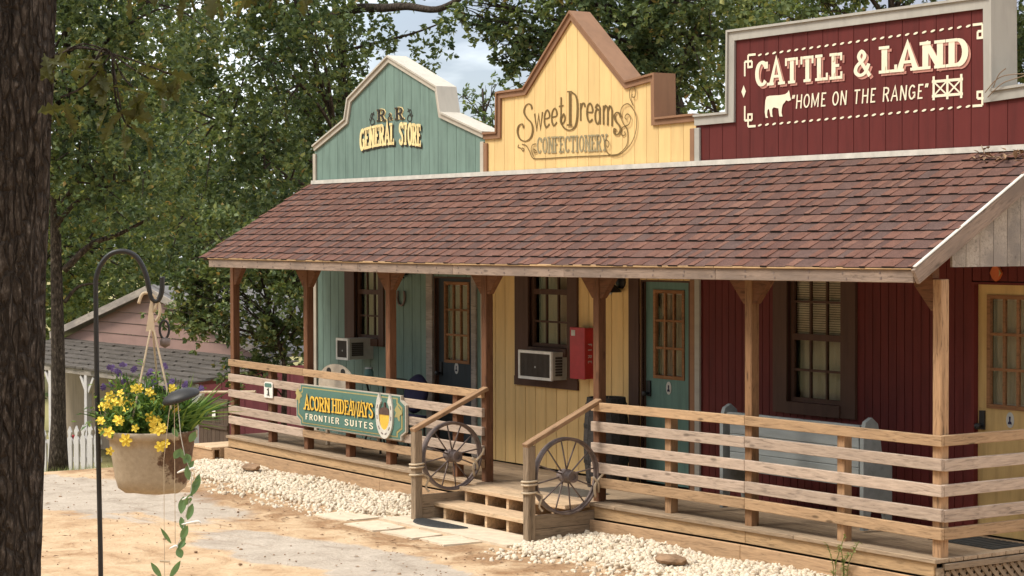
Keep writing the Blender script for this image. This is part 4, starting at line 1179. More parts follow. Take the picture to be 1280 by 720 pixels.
# ------------------------------------------------------------------ wagon wheels and rope
def wheel(x, yc, zc, r, label, tilt=0.0):
    w = thing('wagon_wheel', (x, yc, zc - r), label, 'wheel', 'old iron wagon wheels beside the steps')
    mb = MB(); n = 40
    vs, fs = [], []
    for k in range(n):
        a = 2 * math.pi * k / n
        for rr, xx in ((r, -0.040), (r, 0.040), (r - 0.014, 0.040), (r - 0.014, 0.014), (r - 0.032, 0.010), (r - 0.032, -0.010), (r - 0.014, -0.014), (r - 0.014, -0.040)):
            vs.append((x + xx, yc + rr * math.cos(a), zc + rr * math.sin(a)))
    for k in range(n):
        for j in range(8):
            fs.append((k * 8 + j, k * 8 + (j + 1) % 8, ((k + 1) % n) * 8 + (j + 1) % 8, ((k + 1) % n) * 8 + j))
    obj('rim', mb.add(vs, fs), 'iron', w, (x, yc, zc))
    Xh = Matrix.Translation((x, yc, zc)) @ Matrix.Rotation(R(90), 4, 'Y')
    obj('hub', MB().lathe([(0.035, -0.09), (0.05, -0.088), (0.052, -0.04), (0.068, -0.035), (0.068, 0.035), (0.055, 0.04), (0.05, 0.10), (0.056, 0.102), (0.056, 0.125), (0.03, 0.126), (0.03, 0.11)], 18, 0, Xh), 'iron', w, (x, yc, zc), smooth=False)
    for k in range(12):
        a = 2 * math.pi * (k + 0.3) / 12
        s = 0.012 if k % 2 else -0.012
        obj('spoke', MB().tube([(x + s * 2, yc + 0.05 * math.cos(a), zc + 0.05 * math.sin(a)), (x, yc + (r - 0.025) * math.cos(a), zc + (r - 0.025) * math.sin(a))], [0.0085, 0.007], 6), 'iron', w, (x, yc + 0.2 * math.cos(a), zc + 0.2 * math.sin(a)), smooth=True)
    return w
wheel(-6.46, -0.42, 0.285, 0.355, 'iron wagon wheel with dark hub tied beside the left stair post')
wheel(-4.47, -0.40, 0.262, 0.370, 'iron wagon wheel with dark hub tied beside the right stair post')
def rope_on(x, y, z, label, s):
    ro = thing('rope', (x, y, z), label, 'rope', 'ropes tying the wheels')
    mb = MB()
    for k, zz in enumerate((0.0, 0.032, -0.075)):
        h = 0.052
        p = [(x - h, y - h, z + zz), (x + h, y - h, z + zz + 0.006), (x + h, y + h, z + zz + 0.012), (x - h, y + h, z + zz + 0.004), (x - h, y - h, z + zz)]
        mb.tube(sm(p, 3), 0.011, 6)
    obj('coil', mb, 'rope', ro, (x, y, z), smooth=True)
    mb = MB().tube(sm([(x + 0.05, y + 0.05, z - 0.07), (x + 0.04, y + 0.12, z - 0.11), (x + 0.02, y + 0.10, z - 0.2), (x + 0.03, y + 0.13, z - 0.25)], 4), [0.011] * 12 + [0.016], 6)
    obj('loose_end', mb, 'rope', ro, (x, y, z), smooth=True)
rope_on(xl - 0.002, -0.855, 0.19, 'pale rope wound round the left stair post', 1)
rope_on(xr - 0.002, -0.825, 0.20, 'pale rope wound round the right stair post', 1)
def rope_knot(x, y, z, label):
    ro = thing('rope', (x, y, z), label, 'rope', 'ropes tying the wheels')
    mb = MB().tube(sm([(x, y - 0.03, z - 0.16), (x + 0.03, y - 0.06, z - 0.05), (x - 0.01, y + 0.01, z), (x + 0.05, y + 0.04, z + 0.08), (x + 0.06, y + 0.05, z + 0.13)], 4), 0.013, 6)
    mb.tube(sm([(x - 0.03, y + 0.03, z - 0.12), (x + 0.02, y - 0.01, z - 0.03), (x, y - 0.05, z + 0.03), (x - 0.02, y - 0.02, z + 0.01)], 4), 0.012, 6)
    obj('knot', mb, 'rope', ro, (x, y, z), smooth=True)
rope_knot(-6.42, -0.135, 0.22, 'rope knot holding the left wagon wheel to the railing')
rope_knot(-4.42, -0.055, 0.20, 'rope knot holding the right wagon wheel to the railing')

# ------------------------------------------------------------------ the sign board on the railing
sg = thing('sign_board', (-9.18, -0.07, 0.28), 'green board sign with gold lettering and a horseshoe, hung on the railing', 'sign')
sx0, sx1, sz0, sz1 = -10.44, -7.92, 0.295, 0.795
def plaque(x0, x1, z0, z1, c):
    return [(x0 + c, z0), (x1 - c, z0), (x1 - c, z0 + c * 0.5), (x1, z0 + c), (x1, z1 - c), (x1 - c, z1 - c * 0.5), (x1 - c, z1), (x0 + c, z1), (x0 + c, z1 - c * 0.5), (x0, z1 - c), (x0, z0 + c), (x0 + c, z0 + c * 0.5)]
obj('backboard', MB().prism(plaque(sx0, sx1, sz0, sz1, 0.10), -0.078, -0.046), 'cream', sg, (-9.18, -0.06, 0.55))
obj('border_line', MB().prism(plaque(sx0 + 0.02, sx1 - 0.02, sz0 + 0.012, sz1 - 0.012, 0.10), -0.083, -0.079), 'sign_green', sg, (-9.18, -0.08, 0.55))
obj('border_line', MB().prism(plaque(sx0 + 0.06, sx1 - 0.06, sz0 + 0.032, sz1 - 0.032, 0.10), -0.087, -0.084), 'gold_dim', sg, (-9.18, -0.085, 0.55))
obj('panel', MB().prism(plaque(sx0 + 0.085, sx1 - 0.085, sz0 + 0.045, sz1 - 0.045, 0.10), -0.091, -0.088), 'sign_green', sg, (-9.18, -0.09, 0.55))
for nm, dx_, mt, yy, tv, th in (('letter_shadow', 0.015, 'letterblack', -0.094, 0.20, 0.10), ('lettering', 0, 'gold', -0.101, 0.19, 0.10)):
    paint(nm, write('ACORN', line_warp(-10.20, -9.58, 0.497, 0.668, 0, dx_, -dx_ * 0.4), yy, tv, th, True, 0.05), mt, sg)
    paint(nm, write('HIDEAWAYS', line_warp(-9.53, -8.585, 0.503, 0.672, 0, dx_, -dx_ * 0.4), yy, tv, th, True, 0.05), mt, sg)
paint('lettering', write('FRONTIER', line_warp(-10.19, -9.37, 0.378, 0.450), -0.095, 0.17, 0.14, False, 0.20), 'lettercream', sg)
paint('lettering', write('SUITES', line_warp(-9.25, -8.60, 0.378, 0.450), -0.095, 0.17, 0.14, False, 0.20), 'lettercream', sg)
hx, hz = -8.335, 0.545
ho = sm([(hx - 0.115, 0.80), (hx - 0.16, 0.72), (hx - 0.185, 0.60), (hx - 0.165, 0.44), (hx - 0.09, 0.33), (hx, 0.295), (hx + 0.09, 0.33), (hx + 0.165, 0.44), (hx + 0.185, 0.60), (hx + 0.16, 0.72), (hx + 0.115, 0.80)], 4)
mb = MB()
n = len(ho)
inn_ = []
for i, p in enumerate(ho):
    c0 = Vector((hx, 0.57)); d = Vector(p) - c0
    inn_.append(tuple(c0 + d * (0.64 if 3 < i < n - 4 else 0.60)))
vs = [(a, -0.112, b) for a, b in ho] + [(a, -0.112, b) for a, b in inn_] + [(a, -0.092, b) for a, b in ho] + [(a, -0.092, b) for a, b in inn_]
fs = []
for i in range(n - 1):
    fs += [(i, i + 1, n + i + 1, n + i), (2 * n + i + 1, 2 * n + i, 3 * n + i, 3 * n + i + 1), (i + 1, i, 2 * n + i, 2 * n + i + 1), (n + i, n + i + 1, 3 * n + i + 1, 3 * n + i)]
fs += [(0, n, 3 * n, 2 * n), (n - 1, 3 * n - 1, 4 * n - 1, 2 * n - 1)]
hs = obj('horseshoe', mb.add(vs, fs), 'horseshoe', sg, (hx, -0.1, hz))
for i in (6, 10, 14, 18, 22, 26, 30, 34):
    a = (Vector(ho[i]) + Vector(inn_[i])) / 2; d = Vector(ho[min(i + 1, n - 1)]) - Vector(ho[i - 1]); d.normalize(); q = Vector((-d.y, d.x))
    mb = MB().prism([tuple(a + d * 0.022 + q * 0.008), tuple(a + d * 0.022 - q * 0.008), tuple(a - d * 0.022 - q * 0.008), tuple(a - d * 0.022 + q * 0.008)], -0.1135, -0.1125)
    obj('nail_slot', mb, 'iron', hs, (a.x, -0.113, a.y))
nut = [(hx + 0.105 * math.cos(R(a)) * (1 - 0.10 * max(0, -math.sin(R(a)))), 0.555 + (0.03 if math.sin(R(a)) > 0 else 0.185) * math.sin(R(a))) for a in range(0, 360, 12)]
obj('acorn_nut', MB().prism(nut, -0.108, -0.092), 'gold', sg, (hx, -0.1, 0.5))
capp = [(hx + 0.112 * math.cos(R(a)), 0.563 + 0.085 * math.sin(R(a))) for a in range(0, 181, 12)]
obj('acorn_cap', MB().prism(capp, -0.112, -0.093), 'acorn_brown', sg, (hx, -0.1, 0.6))
obj('acorn_stem', MB().prism([(hx - 0.02, 0.645), (hx + 0.02, 0.645), (hx + 0.014, 0.70), (hx - 0.014, 0.70)], -0.106, -0.094), 'acorn_brown', sg, (hx, -0.1, 0.67))
for x in (-10.36, -8.06):
    pts = [(x + 0.065 * (1 + 0.35 * math.cos(5 * R(a))) * math.cos(R(a)), 0.60 + 0.075 * (1 + 0.3 * math.sin(4 * R(a))) * math.sin(R(a))) for a in range(0, 360, 12)]
    if x < -9: pts = [(px_, pz_ + 0.05) for px_, pz_ in pts]
    obj('leaf_mark', MB().prism(pts, -0.0945, -0.092), 'gold_dim', sg, (x, -0.09, 0.6))
# small numbered tag
nt = thing('number_tag', (-11.2, -0.05, 0.56), 'small white tag with a dark header hung on the far rail', 'sign')
obj('plate', MB().prism([(-11.315, 0.57), (-11.095, 0.57), (-11.095, 0.745), (-11.125, 0.765), (-11.285, 0.765), (-11.315, 0.745)], -0.058, -0.048), 'white', nt, (-11.2, -0.05, 0.66))
obj('header', MB().prism([(-11.285, 0.70), (-11.125, 0.70), (-11.11, 0.725), (-11.13, 0.75), (-11.28, 0.75), (-11.30, 0.725)], -0.0615, -0.0585), 'sign_green', nt, (-11.2, -0.06, 0.73))
paint('figure', write('1', line_warp(-11.245, -11.165, 0.60, 0.68), -0.060, 0.24, 0.18, True), 'letterblack', nt)

# ------------------------------------------------------------------ things on and against the walls
def ac(x0, x1, yf, z0, z1, label):
    a = thing('air_conditioner', ((x0 + x1) / 2, (yf + WY) / 2, z0), label, 'air conditioner', 'window air conditioners')
    obj('case', MB().box((x0 + 0.005, yf + 0.025, z0 + 0.006), (x1 - 0.005, WY + 0.05, z1 - 0.006)), 'ac_body', a, ((x0 + x1) / 2, yf + 0.2, z0))
    f = 0.03
    fr_ = MB()
    fr_.box((x0, yf, z0), (x0 + f, yf + 0.025, z1)).box((x1 - f, yf, z0), (x1, yf + 0.025, z1)).box((x0 + f, yf, z0), (x1 - f, yf + 0.025, z0 + f)).box((x0 + f, yf, z1 - f), (x1 - f, yf + 0.025, z1))
    obj('face_frame', fr_, 'white', a, ((x0 + x1) / 2, yf, z0))
    g = MB().box((x0 + f, yf + 0.014, z0 + f), (x1 - f, yf + 0.022, z1 - f))
    k = 0
    while x0 + f + k * 0.024 < x1 - f - 0.01:
        g.box((x0 + f + k * 0.024, yf + 0.008, z0 + f), (x0 + f + k * 0.024 + 0.011, yf + 0.0135, z1 - f)); k += 1
    obj('coil_grille', g, 'ac_grille', a, ((x0 + x1) / 2, yf, z0))
    obj('badge', MB().prism([((x0 + x1) / 2 + 0.012 * math.cos(q * math.pi / 5), (z0 + z1) / 2 - 0.02 + 0.012 * math.sin(q * math.pi / 5)) for q in range(10)], yf + 0.005, yf + 0.0075), 'plate', a, ((x0 + x1) / 2, yf, z0))
    dpt = WY - yf
    v = MB()
    for k in range(7):
        zz = z0 + 0.05 + k * (z1 - z0 - 0.1) / 7
        v.box((x1 - 0.005, yf + 0.055, zz), (x1 + 0.004, yf + 0.055 + dpt * 0.45, zz + 0.022))
    obj('side_louvre', v, 'ac_grille', a, (x1, yf + 0.1, z0))
ac(-7.30, -6.67, 1.0, 0.985, 1.30, 'window air conditioner with a white framed grille under the yellow store window')
ac(-11.08, -10.78, 0.83, 1.02, 1.29, 'small window air conditioner with a white framed grille on the teal store')
obj('window_filler', MB().box((-11.22, WY + 0.055, 1.19), (-10.62, WY + 0.07, 1.30)), 'ac_body', teal, (-10.9, WY, 1.2))
# red cabinet
cb = thing('red_cabinet', (-6.26, 1.1, 1.04), 'red metal wall cabinet with white lettering beside the yellow store window', 'cabinet')
obj('body', MB().box((-6.385, 1.062, 1.035), (-6.125, WY - 0.03, 1.575)), 'cabinet', cb, (-6.26, 1.12, 1.3))
board('cover', (0.27, 0.018, 0.55), (-6.255, 1.052, 1.305), 'cabinet', cb)
obj('sticker', MB().box((-6.36, 1.0405, 1.49), (-6.29, 1.0425, 1.55)), 'plate', cb, (-6.32, 1.04, 1.52))
mb = MB()
for k, (ch, zz) in enumerate(zip('FIRE', (1.41, 1.35, 1.29, 1.23))):
    w_, st = GL[ch]
    for s in st:
        rb_ = MB(); ribbon(rb_, s, lambda d: 0.15, lambda a, b, zz=zz: (a * 0.05, b * 0.05), 0)
        mb.add([(-6.1235, 1.09 + z_, zz - x_ ) for x_, y_, z_ in rb_.v], rb_.f)
obj('lettering', mb, 'plate', cb, (-6.123, 1.12, 1.3))
# barn lamps
def lamp(x, y, z, label, s=1.0):
    l = thing('wall_lamp', (x, WY, z), label, 'lamp', 'black porch lamps')
    X = Matrix.Translation((x, y, z)) @ Matrix.Scale(s, 4)
    obj('shade', MB().lathe([(0.13, 0.0), (0.135, 0.008), (0.07, 0.075), (0.035, 0.10), (0.03, 0.13), (0.0, 0.135)], 20, 0, X), 'blackplastic', l, (x, y, z), smooth=True)
    obj('bulb', MB().lathe([(0.0, -0.03), (0.03, -0.022), (0.045, 0.0), (0.03, 0.02)], 14, 0, X), 'plate', l, (x, y, z), smooth=True)
    obj('arm', MB().tube(sm([(x, y, z + 0.12 * s), (x + 0.01, y + 0.03, z + 0.19 * s), (x + 0.03, y + 0.12, z + 0.2 * s), (x + 0.04, WY - 0.02, z + 0.12 * s)], 4), 0.012, 8), 'blackplastic', l, (x, y, z), smooth=True)
    obj('wall_plate', MB().lathe([(0.075, 0.0), (0.07, 0.03), (0.0, 0.035)], 18, 0, Matrix.Translation((x + 0.04, WY, z + 0.11 * s)) @ Matrix.Rotation(R(90), 4, 'X')), 'blackplastic', l, (x + 0.04, WY, z), smooth=True)
lamp(-5.72, 1.06, 1.965, 'black barn lamp high on the yellow wall between window and teal door')
lamp(-10.02, 1.04, 2.045, 'black barn lamp high on the teal wall above the horseshoe')
hsx, hsz = -10.08, 1.81
mb = MB().tube(sm([(hsx - 0.07, WY - 0.02, hsz + 0.08), (hsx - 0.085, WY - 0.02, hsz), (hsx - 0.05, WY - 0.02, hsz - 0.075), (hsx, WY - 0.02, hsz - 0.095), (hsx + 0.05, WY - 0.02, hsz - 0.075), (hsx + 0.085, WY - 0.02, hsz), (hsx + 0.07, WY - 0.02, hsz + 0.08)], 4), 0.015, 8)
hsh = obj('horseshoe', mb, 'iron', None, (hsx, WY - 0.02, hsz), smooth=True); tag(hsh, 'dark iron horseshoe nailed to the teal wall under the lamp', 'horseshoe')
dm = thing('wall_ornament', (-0.51, WY - 0.02, 2.18), 'small orange diamond ornament above the mustard door', 'ornament')
obj('diamond', MB().prism([(-0.57, 2.23), (-0.545, 2.185), (-0.51, 2.16), (-0.475, 2.185), (-0.45, 2.23), (-0.475, 2.275), (-0.51, 2.30), (-0.545, 2.275)], WY - 0.03, WY - 0.002), 'orange', dm, (-0.51, WY, 2.23))
obj('edge_chip', MB().prism([(-0.47, 2.20), (-0.445, 2.23), (-0.47, 2.26), (-0.462, 2.23)], WY - 0.034, WY - 0.0305), 'gold_dim', dm, (-0.46, WY, 2.23))
# barrel
bx, by = -5.42, 0.80
br = thing('barrel', (bx, by, dz(bx)), 'dark wooden barrel standing against the yellow wall behind the right wheel', 'barrel')
ns = 16
for k in range(ns):
    a0, a1 = 2 * math.pi * k / ns + 0.012, 2 * math.pi * (k + 1) / ns - 0.012
    vs, fs = [], []
    for rr, zz in ((0.195, 0.0), (0.225, 0.22), (0.238, 0.46), (0.225, 0.70), (0.20, 0.92)):
        for a, d in ((a0, 0), (a1, 0), (a1, -0.02), (a0, -0.02)):
            vs.append((bx + (rr + d) * math.cos(a), by + (rr + d) * math.sin(a), zz + dz(bx)))
    for i in range(4):
        for j in range(4): fs.append((i * 4 + j, i * 4 + (j + 1) % 4, (i + 1) * 4 + (j + 1) % 4, (i + 1) * 4 + j))
    fs += [(3, 2, 1, 0), (16, 17, 18, 19)]
    obj('stave', MB().add(vs, fs), 'barrel', br, (bx + 0.2 * math.cos(a0), by + 0.2 * math.sin(a0), 0.4))
for zz, rr in ((0.08, 0.209), (0.27, 0.232), (0.63, 0.232), (0.84, 0.214)):
    obj('hoop', MB().lathe([(rr - 0.02, zz - 0.02), (rr, zz - 0.02), (rr + 0.001, zz + 0.02), (rr - 0.02, zz + 0.02)], 32, 0, Matrix.Translation((bx, by, dz(bx)))), 'black', br, (bx, by, zz), smooth=False)
obj('lid', MB().lathe([(0.19, 0.86), (0.19, 0.885)], 24, 0, Matrix.Translation((bx, by, dz(bx)))), 'barrel', br, (bx, by, 0.87))
# bench in front of the red wall
bn = thing('porch_bench', (-2.35, 0.75, 0.0), 'blue-grey wooden settle with a tall plank back and rounded ends before the red wall', 'bench')
bxa, bxb = -3.22, -1.42
for k in range(3):
    board('back_plank', (bxb - bxa - 0.10, 0.03, 0.165), ((bxa + bxb) / 2, 0.55, 0.465 + k * 0.168), 'bench', bn)
board('top_rail', (bxb - bxa - 0.05, 0.06, 0.03), ((bxa + bxb) / 2, 0.55, 0.90), 'bench', bn)
for k in range(3): board('seat_plank', (bxb - bxa - 0.10, 0.07, 0.028), ((bxa + bxb) / 2, 0.61 + k * 0.075, 0.42), 'bench', bn)
for x in (bxa - 0.05, bxb):
    poly = [(0.50, 0.02), (0.56, 0.02), (0.60, 0.22), (0.74, 0.22), (0.78, 0.02), (0.84, 0.02), (0.84, 0.55), (0.80, 0.62), (0.72, 0.66), (0.70, 0.80), (0.67, 0.93), (0.60, 0.985), (0.53, 0.95), (0.50, 0.86)]
    n = len(poly)
    vs = [(x, a, b) for a, b in poly] + [(x + 0.045, a, b) for a, b in poly]
    obj('end_panel', MB().add(vs, [tuple(range(n - 1, -1, -1)), tuple(range(n, 2 * n))] + [(i, (i + 1) % n, (i + 1) % n + n, i + n) for i in range(n)]), 'bench', bn, (x, 0.75, 0.5))
# pale rounded chair with two holes
ch = thing('porch_chair', (-10.3, 0.45, dz(-10.3)), 'pale wooden chair with a rounded back and two finger holes, behind the far rail', 'chair', 'chairs on the far porch')
cx = -10.30
prof = [(cx - 0.40, 0.40)] + [(cx + 0.42 * math.cos(R(a)), 0.78 + 0.235 * math.sin(R(a))) for a in range(180, -1, -12)] + [(cx + 0.40, 0.40)]
back = obj('backrest', MB().prism(prof, 0.38, 0.405), 'chair_pale', ch, (cx, 0.39, 0.7))
for hx_ in (-0.155, 0.19):
    mb = MB().prism([(cx + hx_ + 0.05 * math.cos(R(a)), 0.925 + 0.042 * math.sin(R(a))) for a in range(0, 360, 24)], 0.372, 0.3795)  # dark disc on the backrest paints the shade inside a hole
    obj('finger_hole_shade', mb, 'interior', back, (cx + hx_, 0.38, 0.925))
board('seat', (0.74, 0.42, 0.03), (cx, 0.62, 0.42), 'chair_pale', ch)
for sx_ in (-0.32, 0.32):
    for yy in (0.45, 0.80): vboard('leg', cx + sx_, yy, dz(cx), 0.405, 0.05, 0.04, 'chair_pale', ch)
# navy cushion chair and small dark table further along
c2 = thing('porch_chair', (-9.22, 0.8, dz(-9.2)), 'dark metal chair with a rounded navy cushion beside the dark door', 'chair', 'chairs on the far porch')
obj('cushion', MB().lathe([(0.05, -0.05), (0.2, -0.045), (0.235, 0.0), (0.2, 0.045), (0.05, 0.05)], 24, 0, Matrix.Translation((-9.22, 0.86, 0.70)) @ Matrix.Rotation(R(80), 4, 'X')), 'navy', c2, (-9.22, 0.86, 0.70), smooth=True)
board('seat', (0.44, 0.42, 0.05), (-9.22, 0.66, 0.43), 'navy', c2)
for sx_ in (-0.19, 0.19):
    for yy in (0.48, 0.86): obj('leg', MB().tube([(-9.22 + sx_, yy, dz(-9.2)), (-9.22 + sx_ * 0.9, yy, 0.42)], 0.014, 8), 'black', c2, (-9.22 + sx_, yy, 0.2))
tb = thing('side_table', (-10.0, 0.9, 0), 'small dark round table under the teal store window', 'table')
obj('table_top', MB().lathe([(0.30, 0.80), (0.31, 0.81), (0.31, 0.825), (0.29, 0.83)], 24, 0, Matrix.Translation((-9.98, 0.84, 0.0))), 'black', tb, (-9.98, 0.84, 0.8))
for k in range(3):
    a = 2 * math.pi * k / 3 + 0.4
    obj('leg', MB().tube([(-9.98 + 0.26 * math.cos(a), 0.84 + 0.26 * math.sin(a), dz(-10)), (-9.98 + 0.10 * math.cos(a), 0.84 + 0.10 * math.sin(a), 0.42), (-9.98 + 0.2 * math.cos(a), 0.84 + 0.2 * math.sin(a), 0.80)], 0.013, 8), 'black', tb, (-9.98, 0.84, 0.4))
jar = thing('jar', (-10.08, 0.72, 0.83), 'pale green jar on the small dark table', 'jar')
obj('glass_body', MB().lathe([(0.05, 0), (0.058, 0.02), (0.058, 0.09), (0.045, 0.11), (0.045, 0.12)], 16, 0, Matrix.Translation((-10.08, 0.72, 0.832))), 'door_teal', jar, (-10.08, 0.72, 0.88), smooth=True)
obj('lid', MB().lathe([(0.048, 0.122), (0.048, 0.14), (0.0, 0.142)], 16, 0, Matrix.Translation((-10.08, 0.72, 0.832))), 'plate', jar, (-10.08, 0.72, 0.96), smooth=True)
# low wooden step at the far end
ls = thing('low_step', (-12.9, 0.2, GZ), 'low plank step at the far end of the porch', 'step')
board('tread', (0.62, 0.30, 0.035), (-12.86, 0.06, -0.150), 'tread', ls, (0, 0, R(90)))
board('tread', (0.62, 0.30, 0.035), (-12.56, 0.06, -0.150), 'tread', ls, (0, 0, R(90)))
board('riser', (0.60, 0.03, 0.20), (-12.70, -0.22, -0.265), 'skirt', ls)
board('riser', (0.60, 0.03, 0.20), (-13.0, 0.06, -0.275), 'skirt', ls, (0, 0, R(90)))

# ------------------------------------------------------------------ white gravel, rocks
ico_v, ico_f = [], []
ph = (1 + 5 ** 0.5) / 2
for a, b in ((-1, ph), (1, ph), (-1, -ph), (1, -ph)): ico_v.append((a, b, 0))
for a, b in ((-1, ph), (1, ph), (-1, -ph), (1, -ph)): ico_v.append((0, a, b))
for a, b in ((-1, ph), (1, ph), (-1, -ph), (1, -ph)): ico_v.append((b, 0, a))
ico_v = np.array(ico_v, float); ico_v /= np.linalg.norm(ico_v[0])
from itertools import combinations
for tri in combinations(range(12), 3):
    if all(abs(np.linalg.norm(ico_v[a] - ico_v[b]) - 1.0515) < 0.01 for a, b in combinations(tri, 2)):
        a, b, c_ = tri
        nn = np.cross(ico_v[b] - ico_v[a], ico_v[c_] - ico_v[a])
        ico_f.append(tri if nn @ (ico_v[a] + ico_v[b] + ico_v[c_]) > 0 else (a, c_, b))
ico_f = np.array(ico_f)
def fast_mesh(name, V, F, mats, smooth=False):
    me = bpy.data.meshes.new(name)
    me.vertices.add(len(V)); me.vertices.foreach_set('co', np.asarray(V, np.float32).ravel())
    k = F.shape[1]
    me.loops.add(F.size); me.loops.foreach_set('vertex_index', F.astype(np.int32).ravel())
    me.polygons.add(len(F)); me.polygons.foreach_set('loop_start', np.arange(0, F.size, k, dtype=np.int32))
    me.polygons.foreach_set('loop_total', np.full(len(F), k, dtype=np.int32))
    if smooth: me.polygons.foreach_set('use_smooth', np.ones(len(F), bool))
    me.materials.append(M[mats]); me.update(calc_edges=True)
    return me
def rand_rot(n):
    q = nrg.normal(size=(n, 4)); q /= np.linalg.norm(q, axis=1)[:, None]
    w, x, y, z = q.T
    return np.stack([np.stack([1 - 2 * (y * y + z * z), 2 * (x * y - z * w), 2 * (x * z + y * w)], -1), np.stack([2 * (x * y + z * w), 1 - 2 * (x * x + z * z), 2 * (y * z - x * w)], -1), np.stack([2 * (x * z - y * w), 2 * (y * z + x * w), 1 - 2 * (x * x + y * y)], -1)], 1)
def gravel(name, xa, xb, ya, edge, n, heap):
    X = nrg.uniform(xa, xb, n)
    e = np.interp(X, [p[0] for p in edge], [p[1] for p in edge])
    u = nrg.uniform(0, 1, n) ** 0.8
    e = e + 0.06 * np.sin(X * 5.3) + 0.04 * np.sin(X * 13.1)
    u = np.where(nrg.uniform(0, 1, n) < 0.05, nrg.uniform(0.95, 1.45, n), u)
    Y = ya + (e - ya) * u * nrg.uniform(0.93, 1.10, n)
    Z = np.array([gz(x, y) for x, y in zip(X, Y)]) + heap * (1 - np.minimum(u, 1.0) ** 1.6) * (0.75 + 0.25 * np.sin(X * 3.1)) + np.where(u > 1, nrg.uniform(-0.004, 0.004, n), nrg.uniform(-0.01, 0.028, n))
    S = nrg.uniform(0.011, 0.033, n)
    sc3 = np.stack([S * nrg.uniform(0.9, 1.5, n), S * nrg.uniform(0.8, 1.2, n), S * nrg.uniform(0.55, 0.9, n)], -1)
    V = ico_v[None] * (1 + nrg.uniform(-0.27, 0.27, (n, 12, 1))) * sc3[:, None, :]
    V = np.einsum('nij,nkj->nki', rand_rot(n), V) + np.stack([X, Y, Z], -1)[:, None, :]
    F = (ico_f[None] + 12 * np.arange(n)[:, None, None]).reshape(-1, 3)
    o = bpy.data.objects.new(name, fast_mesh(name, V.reshape(-1, 3), F, 'gravel'))
    link(o); return o
g1 = gravel('gravel', -12.7, -6.62, -0.10, [(-12.7, -0.35), (-11.3, -0.88), (-9.5, -1.02), (-7.8, -1.06), (-7.2, -1.0), (-6.62, -0.66)], 9500, 0.065)
tag(g1, 'white gravel bed along the far half of the porch', 'gravel', 'white gravel beds', 'stuff')
g2 = gravel('gravel', -4.40, 0.4, -0.10, [(-4.4, -1.02), (-3.9, -1.08), (-3.3, -0.98), (-2.6, -0.90), (-1.8, -0.92), (0.4, -1.0)], 9500, 0.075)
tag(g2, 'white gravel bed along the near half of the porch', 'gravel', 'white gravel beds', 'stuff')
def rock(x, y, z, s, label):
    mb = MB(); vs = []
    import bmesh
    bm = bmesh.new(); bmesh.ops.create_icosphere(bm, subdivisions=2, radius=1.0)
    for v in bm.verts:
        k = 1 + 0.35 * mnoise.noise(v.co * 1.7 + Vector((x, y, 0)))
        v.co = Vector((v.co.x * s[0] * k, v.co.y * s[1] * k, v.co.z * s[2] * k))
    me = bpy.data.meshes.new('rock'); bm.to_mesh(me); bm.free(); me.materials.append(M['stone_brown'])
    o = bpy.data.objects.new('rock', me); link(o, None, (x, y, z)); tag(o, label, 'rock', 'brown rocks among the white gravel')
rock(-2.55, -0.66, -0.27, (0.19, 0.11, 0.05), 'flat brown rock lying in the near gravel bed')
rock(-11.02, -0.40, -0.25, (0.17, 0.10, 0.045), 'brown rock lying in the far gravel bed below the deck')
# pebbles and clods scattered on the dirt
n = 900
X = nrg.uniform(-13, -1, n); Y = nrg.uniform(-6, -1.0, n)
S = nrg.uniform(0.003, 0.010, n) * (1 + 1.2 * (nrg.uniform(0, 1, n) > 0.93))
V = ico_v[None] * (1 + nrg.uniform(-0.2, 0.2, (n, 12, 1))) * np.stack([S * 1.3, S, S * 0.7], -1)[:, None, :]
V = V + np.stack([X, Y, np.array([gz(a, b) for a, b in zip(X, Y)]) + 0.004], -1)[:, None, :]
o = bpy.data.objects.new('pebbles', fast_mesh('pebbles', V.reshape(-1, 3), (ico_f[None] + 12 * np.arange(n)[:, None, None]).reshape(-1, 3), 'stone_brown'))
link(o); tag(o, 'small brown pebbles scattered over the dirt drive', 'pebbles', None, 'stuff')

n = 170
X = nrg.uniform(-13, -1, n); Y = np.where(nrg.uniform(0, 1, n) < 0.5, nrg.normal(-1.6, 0.25, n), nrg.uniform(-6, -1.1, n))
a_ = nrg.uniform(0, 6.28, n); S = nrg.uniform(0.018, 0.042, n)
Zb = np.array([gz(a, b) for a, b in zip(X, Y)]) + 0.012
ca, sa = np.cos(a_), np.sin(a_)
def q_(u, v, w): return np.stack([X + S * (u * ca - v * sa), Y + S * (u * sa + v * ca), Zb + S * w], -1)
V = np.stack([q_(-1, 0, 0), q_(0, -0.45, 0.25), q_(1, 0, 0.05), q_(0, 0.45, 0.3)], 1).reshape(-1, 3)
kk = 4 * np.arange(n)[:, None]
o = bpy.data.objects.new('leaf_litter', fast_mesh('leaf_litter', V, np.concatenate([np.concatenate([kk, kk + 1, kk + 2], 1), np.concatenate([kk, kk + 2, kk + 3], 1)]), 'stone_brown')); link(o)
tag(o, 'dead brown leaves strewn over the dirt drive', 'leaves', None, 'stuff')

